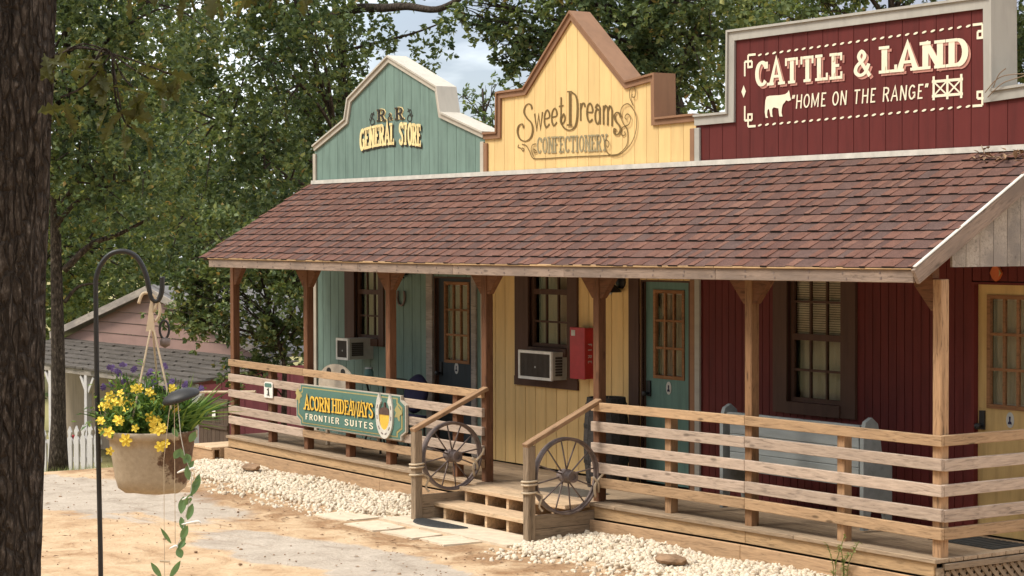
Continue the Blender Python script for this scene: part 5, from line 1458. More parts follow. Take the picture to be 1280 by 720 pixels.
# weed by the near corner
def leafquad(base, d, up, L_, W_, fold=0.25):
    base = Vector(base); d = Vector(d).normalized(); s = d.cross(Vector(up)).normalized(); n_ = s.cross(d)
    return [base, base + d * L_ * 0.45 + s * W_ / 2 + n_ * fold * W_, base + d * L_, base + d * L_ * 0.45 - s * W_ / 2 + n_ * fold * W_]
wd = thing('weed', (-0.95, -0.16, -0.30), 'pale green weed growing up in front of the near deck edge', 'plant')
for k in range(5):
    x0 = -0.95 + rng.uniform(-0.10, 0.14); tip = (x0 + rng.uniform(-0.12, 0.12), -0.15 + rng.uniform(-0.06, 0.01), rng.uniform(-0.06, 0.12))
    mid = (x0 + 0.01, -0.17, -0.16)
    path = sm([(x0, -0.155, -0.34), mid, tip], 5)
    st_ = obj('stem', MB().tube(path, [0.004] * len(path), 5), 'weed', wd, mid)
    mb = MB()
    for q in range(16):
        p = Vector(path[rng.randrange(3, len(path))])
        mb.add([tuple(v) for v in leafquad(p, (rng.uniform(-1, 1), rng.uniform(-1, 0.2), rng.uniform(-0.3, 0.8)), (0, 0, 1), rng.uniform(0.03, 0.055), 0.022)], [(0, 1, 2), (0, 2, 3)])
    obj('leaves', mb, 'weed', wd, tip)

# dry vine on the parapet corner and leaves on the roof
vn = thing('dry_vine', (-0.35, WY, 3.8), 'dry brown vine trailing over the right corner of the red parapet', 'vine')
for k, pts in enumerate(([(-0.60, WY - 0.06, 3.74), (-0.45, WY - 0.04, 3.86), (-0.25, WY + 0.05, 3.88), (-0.05, WY + 0.1, 3.86)], [(-0.58, WY - 0.05, 3.70), (-0.42, WY - 0.06, 3.80), (-0.30, WY - 0.02, 3.84), (-0.02, WY + 0.02, 3.90)], [(-0.52, WY - 0.05, 3.78), (-0.46, WY - 0.05, 3.88), (-0.40, WY - 0.03, 3.93)])):
    obj('stem', MB().tube(sm(pts, 6), 0.0045, 5), 'twig', vn, pts[1])
lv = thing('dead_leaves', (-0.35, 1.05, 3.2), 'clump of dead brown leaves and twigs caught on the roof below the red parapet', 'leaves')
mb = MB()
for q in range(46):
    y = rng.uniform(0.95, 1.13); x = -0.62 + rng.uniform(0, 0.62)
    p = Vector((x, y, roofz(x, y) + 0.03 + rng.uniform(0, 0.03)))
    mb.add([tuple(v) for v in leafquad(p, (rng.uniform(-1, 1), rng.uniform(-1, 1), rng.uniform(-0.2, 0.4)), (0, 0, 1), rng.uniform(0.05, 0.09), 0.035)], [(0, 1, 2), (0, 2, 3)])
obj('leaf_litter', mb, 'stone_brown', lv, (-0.35, 1.05, 3.2))
for pts in ([(-0.62, 1.12, 3.30), (-0.5, 1.05, 3.21), (-0.3, 1.0, 3.19), (-0.05, 1.06, 3.24)],):
    obj('twig', MB().tube(sm(pts, 5), 0.004, 5), 'twig', lv, pts[1])

# ------------------------------------------------------------------ trees
def foliage(blobs, leaf, mat, cover=2.3, clump=0.30, zmin=None):
    C_, D_ = [], []
    for (x, y, z, r) in blobs:
        n = int(cover * math.pi * r * r / (0.25 * leaf * leaf) / 2.0)
        m = max(10, int(26 * (r / 0.6) ** 1.7))
        d = nrg.normal(size=(m, 3)); d /= np.linalg.norm(d, axis=1)[:, None]
        cc = d * (r * nrg.uniform(0.25, 1.0, m) ** 0.55)[:, None] * np.array([1, 1, 0.9])
        k7 = max(1, n // 6)
        idx = nrg.integers(0, m, k7)
        cr = np.minimum(clump, r * 0.45) * nrg.uniform(0.5, 1.1, m)
        p = cc[idx] + nrg.normal(size=(k7, 3)) * (cr[idx] * 0.55)[:, None]
        ax = p / (np.linalg.norm(p, axis=1)[:, None] + 1e-6) + nrg.normal(size=(k7, 3)) * 0.5 + np.array([0, 0, 0.1])
        p = np.repeat(p, 6, axis=0) + nrg.normal(size=(k7 * 6, 3)) * leaf * 0.16
        D_.append(np.repeat(ax, 6, axis=0) * 0.55)
        C_.append(p + np.array([x, y, z]))
    P_ = np.concatenate(C_); D_ = np.concatenate(D_)
    n = len(P_)
    Lf = leaf * nrg.uniform(0.6, 1.25, n)
    d = nrg.normal(size=(n, 3)) * 0.75 + D_; d[:, 2] = d[:, 2] * 0.8 - 0.1; d /= np.linalg.norm(d, axis=1)[:, None]
    u = nrg.normal(size=(n, 3)) * 0.9 + np.array([0, 0, 1.0])
    s = np.cross(d, u); s /= (np.linalg.norm(s, axis=1)[:, None] + 1e-6)
    nn = np.cross(s, d)
    W_ = Lf * 0.62
    v0 = P_; v2 = P_ + d * Lf[:, None]
    v1 = P_ + d * (Lf * 0.52)[:, None] + s * (W_ / 2)[:, None] + nn * (W_ * 0.18)[:, None]
    v3 = P_ + d * (Lf * 0.52)[:, None] - s * (W_ / 2)[:, None] + nn * (W_ * 0.18)[:, None]
    V = np.stack([v0, v1, v2, v3], 1).reshape(-1, 3)
    k = 4 * np.arange(n)[:, None]
    F = np.stack([np.concatenate([k, k + 1, k + 2], 1), np.concatenate([k, k + 2, k + 3], 1)], 1).reshape(-1, 3)
    return fast_mesh('crown', V, F, mat)
def tree(name, base, rad, blobs, label, cat='tree', leaf=0.13, mat='leaf_a', cover=2.3, group='trees behind the stores', limbs=True, lean=(0, 0), clump=0.30, extra=(), bmat='bark'):
    bx_, by_, _ = base
    bz = gz(bx_, by_) - 0.05
    tr_ = thing(name, (bx_, by_, bz), label, cat, group)
    top = max(b[2] for b in blobs)
    cen = np.mean(np.array(blobs)[:, :3], axis=0)
    fork = bz + (min(b[2] for b in blobs) - bz) * 0.75 + 0.25 * (top - bz) * 0.6
    pts = []
    nseg = 9
    for i in range(nseg + 1):
        u = i / nseg
        z = bz + (top - bz) * u
        w = max(0, (z - fork) / max(0.1, top - fork))
        pts.append((bx_ + (cen[0] - bx_) * 0.6 * w + lean[0] * u + 0.25 * rad * math.sin(3 * u * 3.1 + bx_), by_ + (cen[1] - by_) * 0.6 * w + lean[1] * u, z))
    rr = [rad * (1.35 if i == 0 else 1.0 - 0.75 * (i / nseg)) for i in range(nseg + 1)]
    obj('trunk', MB().tube(sm(pts, 2), list(np.interp(np.linspace(0, nseg, nseg * 2 + 1), range(nseg + 1), rr)), 10), bmat, tr_, (bx_, by_, bz), smooth=True)
    if limbs:
        for (x, y, z, r) in blobs:
            zf = max(bz + 0.4, min(z - 0.4 * r - 0.2, fork + 0.5 * max(0, z - fork)))
            u = (zf - bz) / (top - bz)
            i = min(nseg - 1, max(0, int(u * nseg)))
            a = Vector(pts[i]).lerp(Vector(pts[i + 1]), u * nseg - i)
            b = Vector((x, y, z + 0.25 * r))
            m1 = a.lerp(b, 0.4) + Vector((rng.uniform(-0.15, 0.15), rng.uniform(-0.15, 0.15), 0.12 * r))
            p = sm([tuple(a), tuple(m1), tuple(b)], 4)
            r0 = max(0.012, rad * 0.42 * min(1, r + 0.25))
            obj('limb', MB().tube(p, list(np.linspace(r0, 0.008, len(p))), 6), bmat, tr_, tuple(m1), smooth=True)
            # twigs
            mb = MB()
            for q in range(7):
                e = Vector((rng.gauss(0, 1), rng.gauss(0, 1), rng.gauss(0, 0.8))).normalized() * r * rng.uniform(0.55, 0.95)
                st__ = Vector(p[rng.randrange(4, len(p))])
                en = Vector((x, y, z)) + e
                mb.tube(sm([tuple(st__), tuple(st__.lerp(en, 0.5) + Vector((0, 0, 0.1 * r))), tuple(en)], 3), list(np.linspace(r0 * 0.4 + 0.004, 0.004, 7)), 4)
            obj('twigs', mb, bmat, tr_, (x, y, z))
    for p in extra:
        p, r0, r1 = p
        q = sm(p, 5)
        obj('limb', MB().tube(q, list(np.linspace(r0, r1, len(q))), 7), bmat, tr_, p[0], smooth=True)
    me = foliage(blobs, leaf, mat, cover, clump)
    o = bpy.data.objects.new('crown', me)
    # keep the crown's origin in the crown
    off = np.array(cen, np.float32)
    co = np.empty(len(me.vertices) * 3, np.float32); me.vertices.foreach_get('co', co)
    co = (co.reshape(-1, 3) - off).ravel(); me.vertices.foreach_set('co', co); me.update()
    link(o, tr_, tuple(float(v) for v in cen))
    return tr_
tree('oak_tree', (-18.98, 0.33, 0), 0.13, [(-18.15, -0.11, 5.41, 1.45), (-17.54, 0.78, 4.57, 1.33), (-17.2, 1.28, 5.89, 1.45), (-17.82, 0.37, 3.55, 1.0), (-17.34, 1.07, 3.3, 0.9), (-17.94, 0.2, 7.09, 1.81), (-18.7, -0.6, 4.2, 1.2)],
     'dark straight trunked oak rising beside the white picket fence', leaf=0.10, mat='leaf_a', cover=3.2,
     extra=[([(-18.9, 0.42, 2.05), (-18.6, 0.75, 2.45), (-18.3, 1.1, 2.62), (-17.9, 1.5, 2.9)], 0.06, 0.02), ([(-18.9, 0.42, 1.55), (-18.75, 0.6, 1.8), (-18.5, 0.85, 1.85)], 0.035, 0.012)])
tree('oak_tree', (-20.9, 7.0, 0), 0.11, [(-20.5, 3.53, 4.28, 1.5), (-19.96, 4.32, 5.37, 1.64), (-20.19, 3.99, 6.86, 1.91), (-20.66, 3.3, 2.79, 0.95), (-19.89, 4.43, 3.46, 1.09), (-19.5, 5.0, 6.32, 1.23)],
     'broad oak standing behind the pink cottage', leaf=0.105, mat='leaf_a', cover=3.2)
tree('oak_tree', (-21.85, 7.4, 0), 0.15, [(-21.98, 6.69, 6.05, 1.33), (-22.23, 6.32, 4.72, 1.33), (-21.81, 6.94, 7.96, 1.93), (-22.58, 5.82, 2.51, 1.04), (-21.9, 6.8, 4.13, 0.67), (-21.98, 6.68, 5.17, 1.04)],
     'oak with dark forked limbs reaching over the teal store gable', leaf=0.11, mat='leaf_b', cover=3.0,
     extra=[([(-21.9, 6.8, 6.6), (-21.2, 7.0, 6.72), (-20.45, 7.15, 6.67), (-19.78, 7.24, 6.64), (-19.08, 7.39, 6.53), (-18.2, 7.3, 6.62)], 0.10, 0.05), ([(-21.75, 7.0, 5.98), (-21.35, 7.6, 6.16), (-21.02, 8.09, 6.31), (-20.2, 8.1, 6.4)], 0.035, 0.015)])
tree('oak_sapling', (-14.38, 1.85, 0), 0.05, [(-14.6, 1.54, 2.29, 0.62), (-14.92, 1.07, 2.52, 0.45), (-14.35, 1.91, 1.61, 0.66), (-14.79, 1.25, 1.55, 0.6), (-15.05, 0.88, 1.33, 0.33), (-14.54, 1.62, 1.0, 0.42), (-14.19, 2.14, 1.95, 0.55), (-15.21, 0.65, 2.01, 0.24), (-14.0, 2.4, 1.4, 0.5), (-15.2, 0.6, 1.45, 0.3), (-14.9, 1.05, 1.95, 0.36), (-14.6, 1.4, 0.62, 0.35), (-15.15, 0.74, 1.72, 0.28), (-15.02, 0.93, 1.44, 0.32), (-15.18, 0.70, 1.40, 0.2), (-14.99, 0.97, 2.0, 0.33)],
     'low leafy young oak at the far end of the porch', leaf=0.085, mat='leaf_a', cover=4.6, clump=0.2)
tree('oak_tree', (-32.78, 5.07, 0), 0.18, [(-32.46, 5.54, 1.98, 2.15), (-32.85, 4.97, 4.31, 2.69), (-31.75, 6.58, 2.15, 1.61), (-31.23, 7.34, 6.09, 2.15), (-32.64, 5.28, 7.16, 2.69), (-31.6, 6.8, 0.6, 1.5), (-33.0, 4.8, 3.0, 2.0)],
     'wide oak far beyond the picket fence at the left', leaf=0.15, mat='leaf_c', cover=2.6, clump=0.5)
tree('oak_tree', (-34.42, 9.76, 0), 0.19, [(-34.29, 9.95, 1.92, 2.14), (-33.3, 11.4, 1.92, 2.14), (-33.29, 11.41, 4.45, 2.34), (-32.52, 12.53, 3.47, 1.56), (-34.72, 9.32, 4.06, 2.34), (-32.53, 12.52, 0.16, 1.75), (-35.5, 8.2, 0.6, 1.9), (-34.0, 10.5, 0.4, 1.8)],
     'wide oak far behind the pink cottage', leaf=0.15, mat='leaf_a', cover=2.6, clump=0.5)
tree('oak_tree', (-15.06, 9.72, 0), 0.18, [(-16.23, 8.01, 6.46, 1.06), (-15.78, 8.66, 6.06, 1.33), (-16.3, 7.9, 5.60, 0.62), (-15.33, 9.32, 6.19, 1.19), (-15.03, 9.75, 5.66, 0.8), (-16.68, 7.35, 6.80, 0.9), (-15.48, 9.1, 5.01, 0.93), (-15.93, 8.44, 5.01, 0.8), (-14.89, 9.97, 6.98, 1.46), (-17.01, 6.86, 6.4, 0.34), (-16.86, 7.08, 6.07, 0.3), (-17.16, 6.64, 6.2, 0.24), (-16.97, 6.91, 5.94, 0.26), (-16.6, 7.45, 5.25, 0.32), (-16.67, 7.35, 5.5, 0.34), (-16.75, 7.25, 5.75, 0.34)],
     'thick oak behind the yellow store, its boughs over the pointed gable', leaf=0.115, mat='leaf_a', cover=4.2, clump=0.26)
tree('oak_tree', (-17.47, 13.27, 0), 0.13, [(-17.81, 12.78, 6.6, 1.04), (-17.39, 13.39, 6.62, 1.1), (-17.06, 13.88, 7.35, 1.48), (-17.56, 13.15, 5.5, 0.7), (-18.1, 12.4, 4.9, 0.7)],
     'yellowing oak between the yellow and red parapets', leaf=0.12, mat='leaf_c', cover=3.6)
tree('oak_tree', (-14.53, 14.03, 0), 0.14, [(-15.17, 13.1, 7.24, 0.98), (-14.53, 14.02, 7.51, 1.12), (-13.9, 14.95, 7.65, 1.12), (-15.4, 12.75, 6.68, 0.63), (-14.77, 13.68, 5.42, 0.84), (-15.7, 12.4, 6.1, 0.7), (-13.3, 15.7, 7.6, 1.0)],
     'dark oak showing in a strip above the red parapet', leaf=0.12, mat='leaf_a', cover=3.8)
tree('oak_tree', (-13.53, 17.25, 0), 0.14, [(-13.79, 16.88, 6.5, 1.15), (-14.03, 16.53, 5.92, 0.72), (-13.14, 17.83, 7.07, 1.73), (-13.87, 16.76, 5.21, 0.87)],
     'dark oak beyond the right end of the red store', leaf=0.12, mat='leaf_b', cover=3.8)
tree('oak_tree', (-38.56, 21.41, 0), 0.12, [(-38.59, 21.37, 6.3, 0.70), (-38.92, 20.89, 6.6, 0.40), (-38.26, 21.85, 5.98, 0.82), (-38.39, 21.66, 6.9, 0.42), (-39.19, 20.5, 5.8, 0.6), (-38.66, 21.27, 5.0, 1.17)],
     'small distant oak in the sky gap between the teal and yellow gables', leaf=0.15, mat='leaf_a', cover=1.4, clump=0.35)
tree('oak_tree', (-33.49, 14.66, 0), 0.12, [(-33.47, 14.68, 6.2, 0.55), (-32.67, 15.85, 5.93, 0.61), (-33.82, 14.18, 5.93, 0.71), (-33.36, 14.85, 5.12, 1.22), (-32.56, 16.02, 4.92, 1.01), (-32.9, 15.5, 6.75, 0.30)],
     'distant oak peeping over the teal gable', leaf=0.14, mat='leaf_a', cover=1.4, clump=0.3)
# leafy sprays hanging in the sky gap belong to the oak over the teal gable
sp_ = foliage([(-20.75, 8.0, 6.05, 0.28), (-20.35, 8.1, 6.25, 0.30), (-20.1, 8.12, 5.95, 0.22), (-21.2, 7.8, 6.1, 0.24), (-21.45, 7.45, 6.25, 0.22), (-19.9, 7.4, 6.75, 0.22), (-20.0, 8.1, 6.5, 0.3), (-19.4, 7.6, 6.3, 0.22), (-20.45, 8.1, 5.72, 0.2), (-20.9, 8.27, 6.04, 0.24), (-20.77, 8.46, 5.82, 0.24), (-20.85, 8.33, 5.67, 0.2), (-21.23, 7.78, 6.19, 0.22), (-20.73, 8.52, 6.27, 0.26), (-20.6, 8.6, 6.45, 0.28)], 0.11, 'leaf_b', 1.3, 0.16)
host = [o for o in bpy.data.objects if o.get('label', '').startswith('oak with dark forked')][0]
o = bpy.data.objects.new('leaf_spray', sp_); link(o, host, (0, 0, 0)); o['kind'] = 'stuff'
# deep wood behind everything on the left and behind the stores
def far_wood():
    bl = []
    for k in range(40):
        a = k / 39
        bl.append((-52 + 10 * a + rng.uniform(-2, 2), -2 + 52 * a + rng.uniform(-2, 2), rng.uniform(0.0, 5.0), rng.uniform(2.6, 3.8)))
    for k in range(26):
        a = rng.random()
        bl.append((-58 + 7.0 * a + rng.uniform(-2, 0), 8 + 12.0 * a + rng.uniform(-1, 1), rng.uniform(2.0, 12.0), rng.uniform(2.2, 3.2)))
    for k in range(9):
        a = rng.random()
        bl.append((-45.5 + 2.5 * a, 29.0 + 3.5 * a, rng.uniform(4.5, 12.0), rng.uniform(1.6, 2.2)))
    return bl
o = bpy.data.objects.new('far_wood', foliage(far_wood(), 0.26, 'leaf_b', 1.9, 0.9)); link(o)
tag(o, 'low dark wood closing the view far behind the stores', 'woodland', None, 'stuff')

# unseen belt of foliage added on the camera's side to cut the sky light
bl = []
for k in range(46):
    a = R(196 + 160 * k / 45)
    for tier in range(2):
        rr_ = (23 if tier == 0 else 26) + rng.uniform(-2, 3)
        bl.append((0 + rr_ * math.cos(a), -8 + rr_ * math.sin(a), (3.6 if tier == 0 else 9.0) + rng.uniform(-1.2, 1.2), rng.uniform(3.0, 3.9)))
bl += [(7.5, 4.5, 6.0, 3.0), (9.5, 8.5, 6.0, 3.6), (12.5, 1.5, 7.0, 3.4), (15.5, -3.0, 6.5, 3.6), (18.0, -9.0, 6.5, 3.8)]  # unseen crowns added at the right to hold back sky light
o = bpy.data.objects.new('woodland', foliage(bl, 0.5, 'leaf_b', 1.9, 1.0)); link(o)
tag(o, 'unseen belt of foliage added on the near side to block sky light', 'woodland', None, 'stuff')

# ------------------------------------------------------------------ big near oak at the left edge
nt_ = thing('oak_tree', (2.62, -8.72, gz(2.62, -8.72)), 'massive dark barked oak trunk filling the left edge, close by', 'tree')
mb = MB(); na, nz_ = 96, 150
z0_, z1_ = gz(2.6, -8.7) - 0.1, 7.2
vs, fs = [], []
for j in range(nz_ + 1):
    z = z0_ + (z1_ - z0_) * j / nz_
    cx_ = 2.62 + (z - 1.05) * 0.0255; cy_ = -8.72 + (z - 1.05) * 0.0345
    rad_ = 0.250 + 0.10 * math.exp(-(z - z0_) * 2.2) - 0.004 * (z - 1)
    for i in range(na):
        a = 2 * math.pi * i / na
        q = Vector((math.cos(a) * 4.2, math.sin(a) * 4.2, z * 1.15))
        rg = abs(mnoise.noise(q + Vector((0, 0, 0.35 * mnoise.noise(q * 1.5))))) 
        rg2 = abs(mnoise.noise(q * 2.3 + Vector((5, 1, 2))))
        r_ = rad_ * (0.93 + 0.10 * min(1, rg * 2.6) + 0.035 * min(1, rg2 * 2.4)) + 0.01 * mnoise.noise((a * 2, z * 0.9, 1))
        vs.append((cx_ + r_ * math.cos(a), cy_ + r_ * math.sin(a), z))
for j in range(nz_):
    for i in range(na): fs.append((j * na + i, j * na + (i + 1) % na, (j + 1) * na + (i + 1) % na, (j + 1) * na + i))
obj('trunk', mb.add(vs, fs), 'bark_near', nt_, (2.62, -8.72, 1.0), smooth=True)
for p in ([(3.0, -8.4, 5.42), (3.4, -8.25, 5.0), (3.7, -8.15, 4.4), (3.8, -8.1, 3.7)], [(2.8, -8.5, 5.2), (3.4, -8.2, 5.6), (4.2, -8.0, 5.7), (4.9, -8.1, 5.6)], [(2.75, -8.6, 6.0), (2.2, -9.4, 6.8), (1.6, -10.0, 7.2)], [(2.75, -8.5, 6.5), (2.4, -7.6, 7.4), (2.2, -7.0, 7.9)]):
    q = sm(p, 5)
    obj('limb', MB().tube(q, list(np.linspace(0.05, 0.008, len(q))), 7), 'bark_near', nt_, p[1], smooth=True)
q = sm([(2.80, -8.45, 3.28), (3.0, -8.48, 3.33), (3.2, -8.46, 3.34), (3.42, -8.42, 3.30)], 5)
obj('limb', MB().tube(q, list(np.linspace(0.012, 0.004, len(q))), 6), 'bark_near', nt_, q[4], smooth=True)
me = foliage([(4.6, -8.1, 5.9, 1.1), (3.3, -8.3, 6.3, 1.1), (1.6, -10.0, 7.3, 1.2), (2.2, -7.0, 7.9, 1.3), (2.7, -8.5, 8.2, 1.4)], 0.14, 'leaf_near', 1.2, 0.3)
o = bpy.data.objects.new('crown', me); link(o, nt_, (0, 0, 0))
def oak_leaf(L_):
    h = [(0.0, 0.02), (0.12, 0.03), (0.2, 0.13), (0.28, 0.07), (0.40, 0.22), (0.48, 0.10), (0.60, 0.27), (0.70, 0.12), (0.80, 0.20), (0.90, 0.08), (1.0, 0.0)]
    n = len(h)
    vs = [(a * L_, b * L_, 0.06 * L_ * b * 4) for a, b in h] + [(a * L_, 0, -0.10 * L_ * a * a) for a, b in h] + [(a * L_, -b * L_, 0.06 * L_ * b * 4) for a, b in h]
    fs = []
    for i in range(n - 1): fs += [(i, n + i, n + i + 1, i + 1), (n + i, 2 * n + i, 2 * n + i + 1, n + i + 1)]
    return MB().add(vs, fs).mesh('oak_leaf', 'leaf_near')
lm = [oak_leaf(0.13), oak_leaf(0.15), oak_leaf(0.11)]
spots = [(3.3, -8.61, 3.29), (3.37, -8.5, 3.24), (3.43, -8.42, 3.21), (3.47, -8.35, 3.16), (3.52, -8.29, 3.19), (3.57, -8.22, 3.21), (3.45, -8.4, 3.06), (3.47, -8.35, 2.99), (3.39, -8.48, 3.27), (3.31, -8.6, 3.12)]
twv = [(3.42, -8.42, 3.24)]
mb = MB()
for (x, y, z) in spots:
    mb.tube(sm([(3.42, -8.42, 3.30), ((x + 3.42) / 2, (y - 8.42) / 2, z + 0.05), (x, y, z)], 3), 0.004, 5)
    for q in range(5):
        o = bpy.data.objects.new('leaf', rng.choice(lm)); link(o, nt_, (x + rng.uniform(-0.05, 0.05), y + rng.uniform(-0.06, 0.06), z + rng.uniform(-0.05, 0.05)))
        o.rotation_euler = (rng.uniform(-1.2, 1.2), rng.uniform(0.1, 1.3), rng.uniform(0, 6.28))
for k in range(26):                       # sprays along the top of the view
    x = 3.5 + 0.62 * k / 26; y = -8.38 + 0.62 * k / 26; z = 3.62 + rng.uniform(-0.08, 0.06)
    for q in range(2):
        o = bpy.data.objects.new('leaf', rng.choice(lm)); link(o, nt_, (x + rng.uniform(-0.06, 0.06), y + rng.uniform(-0.06, 0.06), z))
        o.rotation_euler = (rng.uniform(-1.2, 1.2), rng.uniform(0.1, 1.3), rng.uniform(0, 6.28))
mb.tube(sm([(3.45, -8.4, 3.75), (3.8, -8.1, 3.68), (4.15, -7.75, 3.66)], 4), 0.006, 5)
obj('twigs', mb, 'bark_near', nt_, (3.42, -8.42, 3.3))

# ------------------------------------------------------------------ pink cottage, fence, gate at the left
cot = thing('cottage', (-24.45, 5.0, gz(-24.45, 5.0)), 'small pink gabled cottage with a weathered shake porch roof and white posts', 'cottage')
cz = gz(-24.0, 4.0)
CX0, CX1, CY = -29.0, -19.9, 4.5
pk = ((CX0 + CX1) / 2, 1.62)
for k in range(5):                        # lap siding of the gable
    za, zb = 0.47 + k * 0.215, 0.47 + (k + 1) * 0.215 - 0.012
    def half(z): return max(0.02, (1.58 - z) / (1.58 - 0.47) * (CX1 - CX0) / 2)
    mb = MB().add([(pk[0] - half(za), CY - 0.03, za), (pk[0] + half(za), CY - 0.03, za), (pk[0] + half(zb), CY - 0.012, zb), (pk[0] - half(zb), CY - 0.012, zb), (pk[0] - half(za), CY, za), (pk[0] + half(za), CY, za), (pk[0] + half(zb), CY, zb), (pk[0] - half(zb), CY, zb)],
                  [(0, 1, 2, 3), (5, 4, 7, 6), (1, 0, 4, 5), (2, 1, 5, 6), (3, 2, 6, 7), (0, 3, 7, 4)])
    obj('lap_board', mb, 'pink_siding', cot, (pk[0], CY, za))
obj('front_wall', MB().box((CX0, CY, cz), (pk[0] + 1.2, CY + 0.1, 0.47)), 'beige_wall', cot, (-21.5, CY, -0.2))
obj('front_wall', MB().box((pk[0] + 1.2, CY, cz), (CX1, CY + 0.1, 0.47)), 'maroon', cot, (-20, CY, -0.2))
for k in range(9):
    y_ = CY - 1.75 + k * 0.42
    zt_ = 0.14 + 0.28 * min(1.0, (y_ - CY + 1.9) / 1.9)
    obj('side_board', MB().box((CX1 + 0.87, y_, cz), (CX1 + 0.90, y_ + 0.41, zt_)), 'maroon', cot, (CX1 + 0.9, y_ + 0.2, -0.2))
obj('side_wall', MB().box((CX0, CY + 0.1, cz), (CX0 + 0.1, CY + 2.2, 0.5)), 'beige_wall', cot, (CX0, 6, -0.2))
for s in (-1, 1):
    xe = pk[0] + s * ((CX1 - CX0) / 2 + 0.25); ze_ = 0.52
    vs = [(pk[0], CY - 0.18, 1.60), (xe, CY - 0.18, ze_), (xe, CY + 2.3, ze_), (pk[0], CY + 2.3, 1.60)]
    vs += [(x, y, z + 0.05) for x, y, z in vs]
    rp = obj('roof_slope', MB().add(vs, [(3, 2, 1, 0), (4, 5, 6, 7), (0, 1, 5, 4), (1, 2, 6, 5), (2, 3, 7, 6), (3, 0, 4, 7)]), 'metal_roof', cot, (pk[0] + s, CY + 2, 1.2))
    for q in range(6):
        y = CY - 0.05 + q * 0.44
        obj('seam', MB().tube([(pk[0], y, 1.665), (xe, y, ze_ + 0.062)], 0.022, 5), 'white_wood' if False else 'metal_roof', rp, (pk[0] + s, y, 1.2))
    beam('barge_board', (pk[0], CY - 0.20, 1.58), (xe, CY - 0.20, ze_ + 0.02), 0.14, 0.03, 'grey_board', cot)
# porch roof of shakes
PY0 = CY - 1.9
px0, px1 = CX0 - 0.15, CX1 + 1.0
nrow = 7
for r_ in range(nrow):
    y0 = PY0 + r_ * 1.9 / nrow; y1 = y0 + 1.9 / nrow + 0.05
    z0 = 0.19 + r_ * 0.29 / nrow; z1 = z0 + 0.29 / nrow
    x = px0
    while x < px1 - 0.05:
        w = rng.uniform(0.22, 0.42); w = min(w, px1 - x)
        j = rng.uniform(-0.03, 0.03)
        mb = MB().add([(x + 0.006, y0 + j, z0 + 0.0), (x + w - 0.006, y0 + j, z0), (x + w - 0.006, y1, z1), (x + 0.006, y1, z1), (x + 0.006, y0 + j, z0 + 0.035), (x + w - 0.006, y0 + j, z0 + 0.035), (x + w - 0.006, y1, z1 + 0.012), (x + 0.006, y1, z1 + 0.012)],
                      [(3, 2, 1, 0), (4, 5, 6, 7), (0, 1, 5, 4), (1, 2, 6, 5), (2, 3, 7, 6), (3, 0, 4, 7)])
        obj('shake', mb, 'shed_roof', cot, (x + w / 2, y0, z0)); x += w
beam('eave_beam', (px0, PY0 + 0.08, 0.13), (px1, PY0 + 0.08, 0.13), 0.10, 0.06, 'grey_board', cot)
for x in (-26.6, -25.15, -23.45, -20.9, CX1 + 0.85):
    vboard('porch_post', x, PY0 + 0.1, cz, 0.08, 0.12, 0.10, 'white_wood', cot)
    for s in (-1, 1): beam('post_brace', (x + s * 0.05, PY0 + 0.1, -0.22), (x + s * 0.30, PY0 + 0.1, 0.06), 0.07, 0.05, 'white_wood', cot)
cw = thing_part('window', cot, (-24.2, CY, -0.5))
obj('frame', MB().box((-24.9, CY - 0.03, -0.95), (-23.4, CY - 0.001, 0.15)), 'grey_board', cw, (-24.2, CY, -0.4))
obj('pane', MB().box((-24.8, CY - 0.036, -0.88), (-23.5, CY - 0.031, 0.06)), 'interior', cw, (-24.2, CY, -0.4))
beam('muntin', (-24.8, CY - 0.045, -0.42), (-23.5, CY - 0.045, -0.42), 0.06, 0.016, 'grey_board', cw)
# picket fence
pf = thing('picket_fence', (-23.0, 1.6, gz(-23.0, 1.6)), 'white picket fence in front of the pink cottage', 'fence')
fy = 1.6
def picket(x, y):
    z = gz(x, y)
    h = 0.82
    mb = MB().prism([(x - 0.10, z), (x + 0.10, z), (x + 0.10, z + h - 0.22), (x + 0.045, z + h - 0.17), (x + 0.085, z + h - 0.09), (x, z + h), (x - 0.085, z + h - 0.09), (x - 0.045, z + h - 0.17), (x - 0.10, z + h - 0.22)], y - 0.012, y + 0.012)
    obj('picket', mb, 'white_wood', pf, (x, y, z + 0.3))
x = -24.8
while x < -20.3:
    picket(x, fy); x += 0.29
for zz in (0.2, 0.5): beam('fence_rail', (-24.85, fy + 0.03, gz(-24.85, fy) + zz), (-20.35, fy + 0.03, gz(-20.35, fy) + zz), 0.08, 0.03, 'white_wood', pf)
for k, x in enumerate((-24.3, -23.6, -22.3, -21.7)):
    o = obj('red_ball', MB().lathe([(0.0, 0), (0.05, 0.02), (0.075, 0.07), (0.05, 0.12), (0.0, 0.14)], 12, 0, Matrix.Translation((x, fy + 0.09, gz(x, fy) + 0.54))), 'cabinet', pf, (x, fy + 0.09, gz(x, fy) + 0.6), smooth=True)
